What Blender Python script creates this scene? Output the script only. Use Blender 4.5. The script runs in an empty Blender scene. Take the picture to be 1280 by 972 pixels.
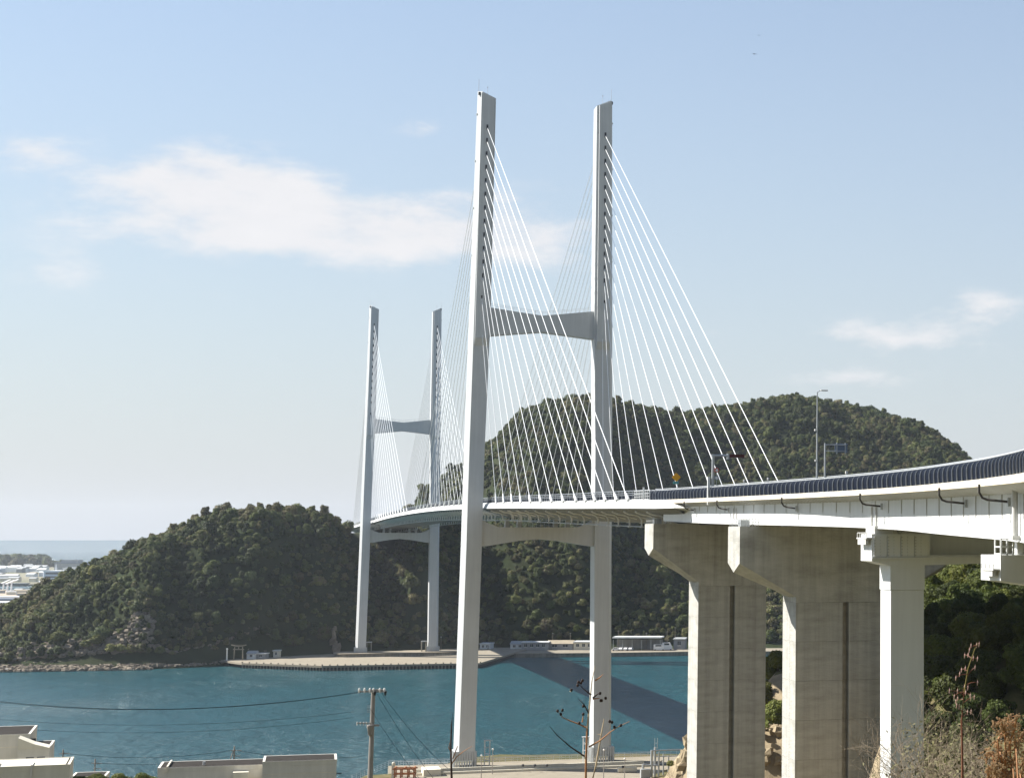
import bpy, bmesh, math, random
import numpy as np
from mathutils import Vector, Matrix, noise as mnoise

SC = bpy.context.scene
COL = SC.collection
R = math.radians

# ------------------------------------------------------------------ camera
F_PX, PITCH, CX, HC = 2431.6, 0.09799, 1156.8, 57.85      # focal length (px), pitch, principal column, eye height
HOR = 673.0
CY = HOR - F_PX * math.tan(PITCH)
cam = bpy.data.cameras.new('camera')
cam_ob = bpy.data.objects.new('camera', cam)
COL.objects.link(cam_ob)
cam.sensor_width = 36.0
cam.lens = F_PX / 1280.0 * 36.0
cam.shift_x = -(CX - 640.0) / 1280.0
cam.shift_y = (CY - 486.0) / 1280.0
cam.clip_start = 0.5
cam.clip_end = 80000.0
cam_ob.location = (0, 0, HC)
cam_ob.rotation_euler = (math.pi / 2 + PITCH, 0, 0)
SC.camera = cam_ob

# ------------------------------------------------------------------ sun, sky, exposure
SUN_AZ, SUN_EL = -79.0, 42.0          # degrees from +Y towards +X, above the horizon
sun = bpy.data.lights.new('sun', 'SUN')
sun.energy = 5.0
sun.angle = R(0.53)
sun.color = (1.0, 0.955, 0.88)
sun_ob = bpy.data.objects.new('sun', sun)
COL.objects.link(sun_ob)
sdir = Vector((math.sin(R(SUN_AZ)) * math.cos(R(SUN_EL)), math.cos(R(SUN_AZ)) * math.cos(R(SUN_EL)), math.sin(R(SUN_EL))))
sun_ob.rotation_euler = sdir.to_track_quat('Z', 'Y').to_euler()
sun_ob.location = (-200, 0, 400)

SC.view_settings.view_transform = 'Standard'
SC.view_settings.look = 'None'
SC.view_settings.exposure = 1.2
SC.view_settings.gamma = 1.0
SC.view_settings.use_curve_mapping = False
SC.cycles.max_bounces = 6
SC.cycles.transparent_max_bounces = 6
SC.cycles.volume_bounces = 0
SC.cycles.volume_max_steps = 64
SC.cycles.use_denoising = True


class NT:
    """small wrapper to write node trees briefly"""
    def __init__(s, nt):
        s.t = nt; nt.nodes.clear()
    def n(s, kind, **kw):
        nd = s.t.nodes.new(kind)
        for k, v in kw.items():
            if k == 'i':
                for kk, vv in v.items():
                    sock = nd.inputs[kk]
                    if isinstance(vv, bpy.types.NodeSocket): s.t.links.new(vv, sock)
                    else: sock.default_value = vv
            else: setattr(nd, k, v)
        return nd
    def math(s, op, a, b=0.0, c=None, clamp=False):
        i = {0: a, 1: b}
        if c is not None: i[2] = c
        return s.n('ShaderNodeMath', operation=op, use_clamp=clamp, i=i).outputs[0]
    def mix(s, fac, a, b, blend='MIX'):
        nd = s.t.nodes.new('ShaderNodeMix'); nd.data_type = 'RGBA'; nd.blend_type = blend
        for sock, v in ((nd.inputs[0], fac), (nd.inputs[6], a), (nd.inputs[7], b)):
            if isinstance(v, bpy.types.NodeSocket): s.t.links.new(v, sock)
            else: sock.default_value = v if not isinstance(v, tuple) else (v + (1,))[:4]
        return nd.outputs[2]
    def ramp(s, fac, stops):
        nd = s.n('ShaderNodeValToRGB', i={0: fac})
        cr = nd.color_ramp
        while len(cr.elements) < len(stops): cr.elements.new(0.5)
        for e, (p, c) in zip(cr.elements, stops):
            e.position = p; e.color = (c if isinstance(c, tuple) else (c, c, c)) + (1,)
        return nd.outputs[0]


world = bpy.data.worlds.new('World')
SC.world = world
world.use_nodes = True
w = NT(world.node_tree)
sky = w.n('ShaderNodeTexSky', sky_type='NISHITA', sun_disc=False, sun_elevation=R(SUN_EL), sun_rotation=R(SUN_AZ),
          altitude=50.0, air_density=1.15, dust_density=0.5, ozone_density=2.6)
tc = w.n('ShaderNodeTexCoord')
sep = w.n('ShaderNodeSeparateXYZ', i={0: tc.outputs['Generated']})
az = w.math('ARCTAN2', sep.outputs[0], sep.outputs[1])
el = w.math('ARCSINE', sep.outputs[2])
# thin winter haze: the sky pales evenly towards the horizon all the way round
hz = w.math('POWER', 2.718, w.math('MULTIPLY', w.math('MAXIMUM', el, 0.0), -3.6))
SKY_K = 0.068
haze_col = (3.8, 4.03, 4.45)
base = w.mix(w.math('MULTIPLY', hz, 0.92), sky.outputs[0], haze_col)
# clouds: soft banks of broken cumulus low in the sky
cv = w.n('ShaderNodeCombineXYZ', i={0: w.math('MULTIPLY', az, 1.0), 1: w.math('MULTIPLY', el, 2.3), 2: 0.0})
n1 = w.n('ShaderNodeTexNoise', i={'Vector': cv.outputs[0], 'Scale': 20.0, 'Detail': 10.0, 'Roughness': 0.62})
n2 = w.n('ShaderNodeTexNoise', i={'Vector': cv.outputs[0], 'Scale': 5.0, 'Detail': 3.0, 'Roughness': 0.5})
nn = n1.outputs['Fac']
total = None
def pix(x, y):
    return math.atan((x - CX) / F_PX), math.atan((HOR - y) / F_PX)
for (x, y, rx, ry, amp) in [(260, 268, 135, 40, 1.0), (225, 244, 80, 36, .85), (400, 292, 180, 34, .9), (530, 292, 110, 32, .8),
                            (670, 300, 60, 42, .6), (330, 318, 210, 24, .55), (26, 230, 44, 20, .95),
                            (325, 262, 60, 24, .5), (520, 172, 32, 10, .55), (1085, 420, 70, 20, .75), (1190, 410, 70, 36, .45),
                            (1225, 382, 46, 16, .5), (1062, 474, 60, 12, .6), (860, 415, 70, 16, .25), (60, 370, 90, 26, .25), (250, 380, 60, 14, .2)]:
    a0, e0 = pix(x, y)
    a1, e1 = pix(x + rx, y)
    _, e2 = pix(x, y - ry)
    dx = w.math('DIVIDE', w.math('SUBTRACT', az, a0), abs(a1 - a0))
    dy = w.math('DIVIDE', w.math('SUBTRACT', el, e0), abs(e2 - e0))
    d2 = w.math('ADD', w.math('MULTIPLY', dx, dx), w.math('MULTIPLY', dy, dy))
    g = w.math('MULTIPLY', w.math('POWER', 2.718, w.math('MULTIPLY', d2, -0.9)), amp)
    total = g if total is None else w.math('ADD', total, g)
total = w.math('MINIMUM', total, 1.15)
# the same kind of scattered bank elsewhere round the sky
band = w.math('MULTIPLY', w.n('ShaderNodeMapRange', i={0: n2.outputs['Fac'], 1: 0.56, 2: 0.72, 3: 0.0, 4: 0.9}).outputs[0],
              w.n('ShaderNodeMapRange', i={0: w.math('ABSOLUTE', w.math('ADD', az, 0.21)), 1: 0.36, 2: 0.6, 3: 0.0, 4: 1.0}).outputs[0])
total = w.math('MAXIMUM', total, band)
cm = w.math('ADD', w.math('MULTIPLY', total, 1.15), w.math('MULTIPLY', w.math('SUBTRACT', nn, 0.5), 4.0))
cm = w.n('ShaderNodeMapRange', interpolation_type='SMOOTHSTEP', i={0: cm, 1: 0.05, 2: 1.5, 3: 0.0, 4: 0.92}).outputs[0]
cm = w.math('MULTIPLY', cm, w.n('ShaderNodeMapRange', i={0: total, 1: 0.03, 2: 0.30, 3: 0.0, 4: 1.0}).outputs[0])
cloudc = w.mix(n1.outputs['Fac'], (5.05, 5.08, 5.30), (6.2, 6.08, 6.12))
final = w.mix(cm, base, cloudc)
bg = w.n('ShaderNodeBackground', i={0: final, 1: SKY_K})
wo = w.n('ShaderNodeOutputWorld', i={0: bg.outputs[0]})


# ------------------------------------------------------------------ materials
def principled(name, color, rough=0.6, spec=0.3, metallic=0.0, var=0.0, vscale=1.0, bump=0.0, bscale=5.0, obj_var=0.0,
               streak=0.0, second=None, sfac=0.5, sscale=0.5, stretch=(1, 1, 1), coord='Object', emit=None):
    m = bpy.data.materials.new(name); m.use_nodes = True
    t = NT(m.node_tree)
    tc = t.n('ShaderNodeTexCoord')
    mp = t.n('ShaderNodeMapping', i={0: tc.outputs[coord], 'Scale': stretch})
    col = tuple(color)
    cur = None
    if second is not None:
        ns = t.n('ShaderNodeTexNoise', i={'Vector': mp.outputs[0], 'Scale': sscale, 'Detail': 6.0, 'Roughness': 0.6})
        k = t.n('ShaderNodeMapRange', i={0: ns.outputs['Fac'], 1: 0.5 - 0.2 * sfac - .05, 2: 0.75 - 0.25 * sfac, 3: 0.0, 4: 1.0}).outputs[0]
        cur = t.mix(k, col, tuple(second))
    else:
        cur = t.mix(0.0, col, col)
    if var > 0:
        ns = t.n('ShaderNodeTexNoise', i={'Vector': mp.outputs[0], 'Scale': vscale, 'Detail': 5.0, 'Roughness': 0.62})
        k = t.n('ShaderNodeMapRange', i={0: ns.outputs['Fac'], 1: 0.25, 2: 0.75, 3: 1.0 - var, 4: 1.0 + var}).outputs[0]
        sc_ = t.n('ShaderNodeVectorMath', operation='SCALE', i={0: cur, 'Scale': k})
        cur = sc_.outputs[0]
    if streak > 0:
        mp2 = t.n('ShaderNodeMapping', i={0: tc.outputs[coord], 'Scale': (1.3, 1.3, 0.06)})
        ns = t.n('ShaderNodeTexNoise', i={'Vector': mp2.outputs[0], 'Scale': 1.0, 'Detail': 7.0, 'Roughness': 0.7})
        k = t.n('ShaderNodeMapRange', i={0: ns.outputs['Fac'], 1: 0.3, 2: 0.7, 3: 1.0 - streak, 4: 1.0 + streak}).outputs[0]
        cur = t.n('ShaderNodeVectorMath', operation='SCALE', i={0: cur, 'Scale': k}).outputs[0]
    if obj_var > 0:
        oi = t.n('ShaderNodeObjectInfo')
        k = t.n('ShaderNodeMapRange', i={0: oi.outputs['Random'], 1: 0.0, 2: 1.0, 3: 1.0 - obj_var, 4: 1.0 + obj_var}).outputs[0]
        cur = t.n('ShaderNodeVectorMath', operation='SCALE', i={0: cur, 'Scale': k}).outputs[0]
    bs = t.n('ShaderNodeBsdfPrincipled', i={'Base Color': cur, 'Roughness': rough, 'Metallic': metallic, 'Specular IOR Level': spec})
    if bump > 0:
        nb = t.n('ShaderNodeTexNoise', i={'Vector': mp.outputs[0], 'Scale': bscale, 'Detail': 6.0, 'Roughness': 0.6})
        bp = t.n('ShaderNodeBump', i={'Height': nb.outputs['Fac'], 'Strength': bump, 'Distance': 0.2})
        t.t.links.new(bp.outputs[0], bs.inputs['Normal'])
    t.n('ShaderNodeOutputMaterial', i={0: bs.outputs[0]})
    return m


def foliage(name, stops, scale=0.6, trans=0.25):
    m = bpy.data.materials.new(name); m.use_nodes = True
    t = NT(m.node_tree)
    oi = t.n('ShaderNodeObjectInfo')
    tc = t.n('ShaderNodeTexCoord')
    geo = t.n('ShaderNodeNewGeometry')
    ns = t.n('ShaderNodeTexNoise', i={'Vector': geo.outputs['Position'], 'Scale': scale, 'Detail': 4.0, 'Roughness': 0.7})
    big = t.n('ShaderNodeTexNoise', i={'Vector': geo.outputs['Position'], 'Scale': 0.02, 'Detail': 3.0, 'Roughness': 0.6})
    isl = t.math('MULTIPLY', geo.outputs['Random Per Island'], 0.22)
    f = t.math('ADD', t.math('MULTIPLY', oi.outputs['Random'], 0.50), t.math('ADD', isl, t.math('MULTIPLY', t.math('SUBTRACT', big.outputs['Fac'], 0.42), 1.3)))
    c = t.ramp(f, stops)
    k = t.n('ShaderNodeMapRange', i={0: ns.outputs['Fac'], 1: 0.25, 2: 0.75, 3: 0.8, 4: 1.4}).outputs[0]
    r2 = t.math('FRACT', t.math('MULTIPLY', oi.outputs['Random'], 17.31))
    k = t.math('MULTIPLY', k, t.n('ShaderNodeMapRange', i={0: r2, 1: 0.0, 2: 1.0, 3: 0.6, 4: 1.4}).outputs[0])
    c = t.n('ShaderNodeVectorMath', operation='SCALE', i={0: c, 'Scale': k}).outputs[0]
    d = t.n('ShaderNodeBsdfPrincipled', i={'Base Color': c, 'Roughness': 0.6, 'Specular IOR Level': 0.15})
    tr = t.n('ShaderNodeBsdfTranslucent', i={0: c})
    mx = t.n('ShaderNodeMixShader', i={0: trans, 1: d.outputs[0], 2: tr.outputs[0]})
    t.n('ShaderNodeOutputMaterial', i={0: mx.outputs[0]})
    return m


M = {}
M['white'] = principled('white_steel_paint', (0.64, 0.65, 0.64), 0.45, 0.35, var=0.03, vscale=0.3, streak=0.05)
M['offwhite'] = principled('aged_white_paint', (0.50, 0.50, 0.48), 0.5, 0.3, var=0.06, vscale=0.6, streak=0.08)
M['tower'] = principled('tower_paint', (0.47, 0.485, 0.485), 0.48, 0.35, var=0.05, vscale=0.2, streak=0.08)
M['cream'] = principled('cream_edge_concrete', (0.66, 0.60, 0.49), 0.8, 0.15, var=0.12, vscale=0.9, streak=0.1, bump=0.1)
M['soffit'] = principled('shade_dark_soffit', (0.17, 0.175, 0.17), 0.6, 0.2, var=0.12, vscale=0.4)  # shade under the deck box put into the colour
M['soffit2'] = principled('shade_dark_slab_concrete', (0.30, 0.29, 0.26), 0.8, 0.1, var=0.12, vscale=0.4)  # concrete toned down so the gaps between ribs look shaded
M['cable'] = principled('cable_sheath', (0.80, 0.81, 0.80), 0.35, 0.4, var=0.02)
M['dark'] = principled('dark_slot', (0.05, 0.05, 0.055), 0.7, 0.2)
M['navy'] = principled('navy_panel', (0.004, 0.007, 0.016), 0.6, 0.05, var=0.1, vscale=2.0)
M['postgrey'] = principled('grey_post_metal', (0.26, 0.28, 0.30), 0.35, 0.5, metallic=0.3)
M['galv'] = principled('galvanised_steel', (0.42, 0.44, 0.45), 0.45, 0.5, metallic=0.4, var=0.08)
M['pipe'] = principled('drain_pipe', (0.045, 0.04, 0.038), 0.5, 0.3, var=0.15)
M['asphalt'] = principled('asphalt', (0.05, 0.05, 0.052), 0.9, 0.2, var=0.15, bump=0.2, bscale=20)
M['concrete'] = principled('pier_concrete', (0.40, 0.395, 0.365), 0.85, 0.15, var=0.14, vscale=0.6, bump=0.3, bscale=3.0, streak=0.20,
                           second=(0.30, 0.295, 0.265), sfac=0.1, sscale=0.5, stretch=(0.45, 0.45, 1.5))
M['quay'] = principled('quay_concrete', (0.25, 0.22, 0.17), 0.9, 0.1, var=0.14, vscale=0.3, bump=0.2)
M['quaywall'] = principled('quay_wall_concrete', (0.22, 0.205, 0.17), 0.9, 0.1, var=0.3, vscale=0.4, streak=0.3, bump=0.3)
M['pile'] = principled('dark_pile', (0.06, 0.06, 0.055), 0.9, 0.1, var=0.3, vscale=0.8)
M['wallbeige'] = principled('beige_house_wall', (0.62, 0.59, 0.52), 0.85, 0.15, var=0.07, vscale=0.5, streak=0.07, bump=0.1, obj_var=0.04)
M['wallcream'] = principled('cream_house_wall', (0.64, 0.60, 0.49), 0.85, 0.15, var=0.07, vscale=0.5, streak=0.07, bump=0.1)
M['roofdark'] = principled('dark_flat_roof', (0.028, 0.024, 0.020), 0.9, 0.1, var=0.3, vscale=0.8, bump=0.2)
M['rooflight'] = principled('light_roof_sheet', (0.55, 0.56, 0.55), 0.6, 0.3, var=0.1, vscale=0.3, streak=0.1)
M['rooftan'] = principled('tan_roof_sheet', (0.34, 0.29, 0.21), 0.7, 0.2, var=0.15, vscale=0.3)
M['roofgrey'] = principled('grey_roof_sheet', (0.30, 0.31, 0.31), 0.6, 0.3, var=0.15, vscale=0.3)
M['wallwhite'] = principled('white_shed_wall', (0.6, 0.62, 0.62), 0.7, 0.2, var=0.08, vscale=0.4, streak=0.1)
M['wallgrey'] = principled('grey_shed_wall', (0.27, 0.28, 0.29), 0.7, 0.2, var=0.1, vscale=0.4, streak=0.15)
M['glass'] = principled('window_glass', (0.03, 0.04, 0.05), 0.12, 0.6)
M['polecon'] = principled('utility_pole_concrete', (0.30, 0.275, 0.25), 0.85, 0.15, var=0.15, vscale=2.0, streak=0.2)
M['insul'] = principled('white_insulator', (0.72, 0.70, 0.66), 0.3, 0.5)
M['wire'] = principled('black_wire', (0.006, 0.008, 0.010), 0.9, 0.0)
M['bark'] = principled('bark', (0.10, 0.075, 0.05), 0.9, 0.1, var=0.3, vscale=2.0)
M['baretwig'] = principled('pale_dry_twig', (0.30, 0.24, 0.17), 0.8, 0.15, var=0.3, vscale=3.0, obj_var=0.15)
M['redstem'] = principled('red_brown_stem', (0.17, 0.065, 0.035), 0.6, 0.25, var=0.2, vscale=6.0)
M['orangestem'] = principled('orange_brown_stem', (0.33, 0.16, 0.07), 0.65, 0.2, var=0.25, vscale=6.0)
M['palestem'] = principled('pale_dead_stem', (0.50, 0.40, 0.27), 0.7, 0.2, var=0.2, vscale=6.0)
M['pod'] = principled('dark_seed_pod', (0.045, 0.028, 0.022), 0.7, 0.2, var=0.3, vscale=9.0)
M['seed'] = principled('tan_seed_head', (0.36, 0.24, 0.13), 0.8, 0.15, var=0.35, vscale=14.0)
M['budpink'] = principled('pale_pink_bud', (0.50, 0.34, 0.28), 0.6, 0.2, var=0.3, vscale=20.0)
M['rock'] = principled('shore_rock', (0.20, 0.17, 0.13), 0.9, 0.1, var=0.35, vscale=0.25, bump=0.6, bscale=1.0, second=(0.12, 0.10, 0.08), sfac=0.2, sscale=0.15)
M['cliff'] = principled('beige_cliff', (0.29, 0.235, 0.155), 0.9, 0.1, var=0.25, vscale=0.4, bump=0.8, bscale=0.6, second=(0.20, 0.16, 0.10), sfac=0.2, sscale=0.25)
M['orange'] = principled('orange_rust_paint', (0.34, 0.13, 0.05), 0.6, 0.25, var=0.25, vscale=1.5)
M['yellow'] = principled('yellow_sign_paint', (0.75, 0.36, 0.01), 0.5, 0.3)
M['teal'] = principled('teal_board', (0.10, 0.32, 0.30), 0.6, 0.3)
M['ledred'] = principled('dark_red_sign_face', (0.075, 0.012, 0.012), 0.5, 0.3, var=0.3, vscale=3.0)
M['signback'] = principled('grey_blue_sign_back', (0.13, 0.17, 0.23), 0.5, 0.4, metallic=0.2)
M['redwhite'] = principled('red_disc_paint', (0.45, 0.05, 0.04), 0.5, 0.3)
M['soil'] = principled('woodland_floor', (0.028, 0.032, 0.016), 0.95, 0.05, var=0.3, vscale=0.05, second=(0.025, 0.035, 0.014), sfac=0.5, sscale=0.03, bump=0.5, bscale=0.5)
M['drygrass'] = principled('dry_slope_grass', (0.13, 0.105, 0.055), 0.95, 0.05, var=0.35, vscale=0.4, second=(0.06, 0.065, 0.025), sfac=0.5, sscale=0.12, bump=0.6, bscale=2.0)
M['farland'] = principled('reclaimed_land', (0.17, 0.17, 0.11), 0.95, 0.05, var=0.2, vscale=0.004, second=(0.24, 0.22, 0.17), sfac=0.4, sscale=0.003)
M['farfield'] = principled('pale_yard', (0.40, 0.33, 0.26), 0.95, 0.05, var=0.2, vscale=0.01)
M['hull'] = principled('white_ship_paint', (0.7, 0.72, 0.74), 0.5, 0.3)
M['bird'] = principled('dark_feathers', (0.02, 0.02, 0.022), 0.8, 0.1)
M['carpaint'] = principled('white_car_paint', (0.75, 0.75, 0.74), 0.3, 0.5)
M['tyre'] = principled('black_rubber', (0.02, 0.02, 0.02), 0.9, 0.1)
GREENS = [(0.0, (0.022, 0.034, 0.012)), (0.25, (0.044, 0.060, 0.018)), (0.45, (0.074, 0.090, 0.024)), (0.6, (0.112, 0.118, 0.034)),
          (0.7, (0.105, 0.082, 0.050)), (0.84, (0.135, 0.130, 0.042)), (1.0, (0.17, 0.140, 0.085))]
M['leaf'] = foliage('evergreen_foliage', GREENS, 0.5)
M['leafnear'] = foliage('near_foliage', [(0.0, (0.028, 0.042, 0.010)), (0.35, (0.055, 0.072, 0.015)), (0.65, (0.090, 0.105, 0.020)), (1.0, (0.13, 0.125, 0.03))], 0.9, 0.3)  # yellower greens for near-slope trees and garden bushes
M['bamboo'] = foliage('yellow_green_foliage', [(0.0, (0.09, 0.10, 0.03)), (1.0, (0.16, 0.155, 0.05))], 0.8)

# water
mw = bpy.data.materials.new('sea_water'); mw.use_nodes = True
t = NT(mw.node_tree)
geo = t.n('ShaderNodeNewGeometry')
mp = t.n('ShaderNodeMapping', i={0: geo.outputs['Position'], 'Rotation': (0, 0, R(24)), 'Scale': (1.0, 0.55, 1.0)})
a0 = t.n('ShaderNodeTexNoise', i={'Vector': mp.outputs[0], 'Scale': 0.30, 'Detail': 6.0, 'Roughness': 0.66})
a1 = t.n('ShaderNodeTexNoise', i={'Vector': mp.outputs[0], 'Scale': 0.07, 'Detail': 3.0, 'Roughness': 0.5})
a = t.n('ShaderNodeMath', operation='MULTIPLY_ADD', i={0: a1.outputs['Fac'], 1: 1.6, 2: a0.outputs['Fac']})
b = t.n('ShaderNodeTexNoise', i={'Vector': mp.outputs[0], 'Scale': 0.010, 'Detail': 4.0, 'Roughness': 0.6})
sepw = t.n('ShaderNodeSeparateXYZ', i={0: geo.outputs['Position']})
dist_ = t.n('ShaderNodeMapRange', i={0: sepw.outputs[1], 1: 1200.0, 2: 6000.0, 3: 3.4, 4: 24.0}).outputs[0]
st_ = t.n('ShaderNodeMapRange', i={0: b.outputs['Fac'], 1: 0.35, 2: 0.65, 3: 0.55, 4: 1.0}).outputs[0]
bp = t.n('ShaderNodeBump', i={'Height': a.outputs[0], 'Strength': st_, 'Distance': dist_})
wc = t.mix(b.outputs['Fac'], (0.005, 0.054, 0.066), (0.011, 0.068, 0.080))
bs = t.n('ShaderNodeBsdfPrincipled', i={'Base Color': wc, 'Roughness': 0.22, 'IOR': 1.333, 'Specular IOR Level': 0.85, 'Normal': bp.outputs[0]})
t.n('ShaderNodeOutputMaterial', i={0: bs.outputs[0]})
M['water'] = mw


# ------------------------------------------------------------------ helpers
def ray(x, y):
    a = (x - CX) / F_PX; b = -(y - CY) / F_PX
    return Vector((a, math.cos(PITCH) - b * math.sin(PITCH), math.sin(PITCH) + b * math.cos(PITCH)))
def at(x, y, Y):
    d = ray(x, y); k = Y / d.y
    return Vector((d.x * k, Y, HC + d.z * k))
def atz(x, y, z):
    d = ray(x, y); k = (z - HC) / d.z
    return Vector((d.x * k, d.y * k, z))

PSI = 0.332
U = Vector((-math.sin(PSI), math.cos(PSI), 0)); RT = Vector((math.cos(PSI), math.sin(PSI), 0)); N0 = Vector((-97.2, 489.27, 0))
def BR(s, t, z): return N0 - U * s + RT * t + Vector((0, 0, z))      # bridge frame -> world

def tag(o, label=None, cat=None, group=None, kind=None):
    if label: o['label'] = label
    if cat: o['category'] = cat
    if group: o['group'] = group
    if kind: o['kind'] = kind
    return o
def thing(name, label, cat, loc=(0, 0, 0), rotz=0.0, group=None):
    o = bpy.data.objects.new(name, None); COL.objects.link(o)
    o.empty_display_size = 0.5
    o.location = loc; o.rotation_euler = (0, 0, rotz)
    return tag(o, label, cat, group)
def link(name, me, parent=None, loc=(0, 0, 0), rot=(0, 0, 0), scale=None):
    o = bpy.data.objects.new(name, me); COL.objects.link(o)
    if parent is not None: o.parent = parent
    o.location = loc; o.rotation_euler = rot
    if scale is not None: o.scale = scale
    return o
def dup(root, loc=None, rotz=None, label=None, group=None, scale=None):
    r = root.copy(); COL.objects.link(r)
    if loc is not None: r.location = loc
    if rotz is not None: r.rotation_euler = (0, 0, rotz)
    if label: r['label'] = label
    if group: r['group'] = group
    if scale is not None: r.scale = scale
    for ch in list(root.children):
        c = ch.copy(); COL.objects.link(c); c.parent = r
        for g in ch.children:
            d = g.copy(); COL.objects.link(d); d.parent = c
    return r

class MB:
    def __init__(s): s.v = []; s.f = []; s.mi = []; s.cur = 0
    def add(s, vs, fs):
        o = len(s.v); s.v += [tuple(p) for p in vs]
        for f in fs: s.f.append(tuple(i + o for i in f)); s.mi.append(s.cur)
        return s
    def box(s, c, d, rot=None):
        hx, hy, hz = d[0] / 2, d[1] / 2, d[2] / 2
        vs = [Vector((x, y, z)) for z in (-hz, hz) for y in (-hy, hy) for x in (-hx, hx)]
        if rot is not None: vs = [rot @ p for p in vs]
        c = Vector(c)
        return s.add([p + c for p in vs], [(0, 2, 3, 1), (4, 5, 7, 6), (0, 1, 5, 4), (2, 6, 7, 3), (0, 4, 6, 2), (1, 3, 7, 5)])
    def b2(s, x0, x1, y0, y1, z0, z1):
        return s.box(((x0 + x1) / 2, (y0 + y1) / 2, (z0 + z1) / 2), (abs(x1 - x0), abs(y1 - y0), abs(z1 - z0)))
    def loft(s, rings, caps=True, close=True):
        n = len(rings[0]); vs = [p for r in rings for p in r]; fs = []
        for k in range(len(rings) - 1):
            for i in range(n if close else n - 1):
                j = (i + 1) % n
                fs.append((k * n + i, k * n + j, (k + 1) * n + j, (k + 1) * n + i))
        if caps:
            fs.append(tuple(reversed(range(n)))); fs.append(tuple((len(rings) - 1) * n + i for i in range(n)))
        return s.add(vs, fs)
    def tube(s, pts, r, n=6, caps=True):
        pts = [Vector(p) for p in pts]; rings = []
        for i, p in enumerate(pts):
            d = (pts[min(i + 1, len(pts) - 1)] - pts[max(i - 1, 0)])
            if d.length < 1e-9: d = Vector((0, 0, 1))
            d.normalize()
            a = d.cross(Vector((0, 0, 1)))
            if a.length < 0.05: a = d.cross(Vector((1, 0, 0)))
            a.normalize(); b = d.cross(a)
            rr = r[i] if isinstance(r, (list, tuple)) else r
            rings.append([p + (a * math.cos(2 * math.pi * k / n) + b * math.sin(2 * math.pi * k / n)) * rr for k in range(n)])
        return s.loft(rings, caps)
    def ball(s, c, r, squash=(1, 1, 1), n=6, m=4):
        c = Vector(c); rings = []
        for i in range(1, m):
            ph = math.pi * i / m
            rings.append([c + Vector((math.sin(ph) * math.cos(2 * math.pi * k / n) * squash[0], math.sin(ph) * math.sin(2 * math.pi * k / n) * squash[1], -math.cos(ph) * squash[2])) * r for k in range(n)])
        o = len(s.v)
        s.loft(rings, caps=True); return s
    def mesh(s, name, mats, smooth=False):
        me = bpy.data.meshes.new(name)
        me.from_pydata(s.v, [], s.f)
        if not isinstance(mats, (list, tuple)): mats = [mats]
        for m in mats: me.materials.append(m)
        if len(mats) > 1: me.polygons.foreach_set('material_index', s.mi)
        if smooth: me.polygons.foreach_set('use_smooth', [True] * len(me.polygons))
        bm = bmesh.new(); bm.from_mesh(me); bmesh.ops.recalc_face_normals(bm, faces=bm.faces); bm.to_mesh(me); bm.free()
        me.update()
        return me
    def build(s, name, mats, parent=None, smooth=False, loc=(0, 0, 0), rot=(0, 0, 0)):
        return link(name, s.mesh(name, mats, smooth), parent, loc, rot)

def cubic(pts):
    xs = [p[0] for p in pts]; ys = [p[1] for p in pts]
    ms = []
    for i in range(len(xs)):
        a = max(i - 1, 0); b = min(i + 1, len(xs) - 1)
        ms.append((ys[b] - ys[a]) / (xs[b] - xs[a]))
    def f(x):
        if x <= xs[0]: return ys[0] + ms[0] * (x - xs[0])
        if x >= xs[-1]: return ys[-1] + ms[-1] * (x - xs[-1])
        i = 0
        while x > xs[i + 1]: i += 1
        h = xs[i + 1] - xs[i]; t = (x - xs[i]) / h
        return ((2 * t**3 - 3 * t**2 + 1) * ys[i] + (t**3 - 2 * t**2 + t) * h * ms[i] + (-2 * t**3 + 3 * t**2) * ys[i + 1] + (t**3 - t**2) * h * ms[i + 1])
    return f
def sstep(a, b, x):
    t = min(max((x - a) / (b - a), 0.0), 1.0); return t * t * (3 - 2 * t)

ZE = cubic([(-760, 63.9), (-700, 64.7), (-600, 65.8), (-480, 66.7), (-360, 67.75), (-240, 68.1), (-120, 67.75), (0, 66.55), (60, 65.75), (127, 64.7),
            (195, 63.75), (221, 63.35), (260, 62.95), (305, 62.55), (338, 62.25), (370, 61.9), (394, 61.5), (440, 60.7), (520, 59.4)])
ZG = cubic([(205, 60.6), (248, 59.82), (297, 59.2), (324, 58.75), (344, 58.25), (380, 57.6), (440, 56.5), (520, 55.0)])       # girder soffit
TE = cubic([(200, 12.3), (270, 12.35), (295, 12.6), (310, 13.1), (325, 14.0), (340, 15.6), (355, 17.9), (370, 20.7), (394, 27.2), (420, 36.0), (450, 48.0)])  # left slab edge

# ------------------------------------------------------------------ terrain
def fb(x, y, sc, seed=0.0, oct=4):
    return mnoise.fractal(Vector((x * sc + seed, y * sc - seed, seed)), 1.0, 2.0, oct)

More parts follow.
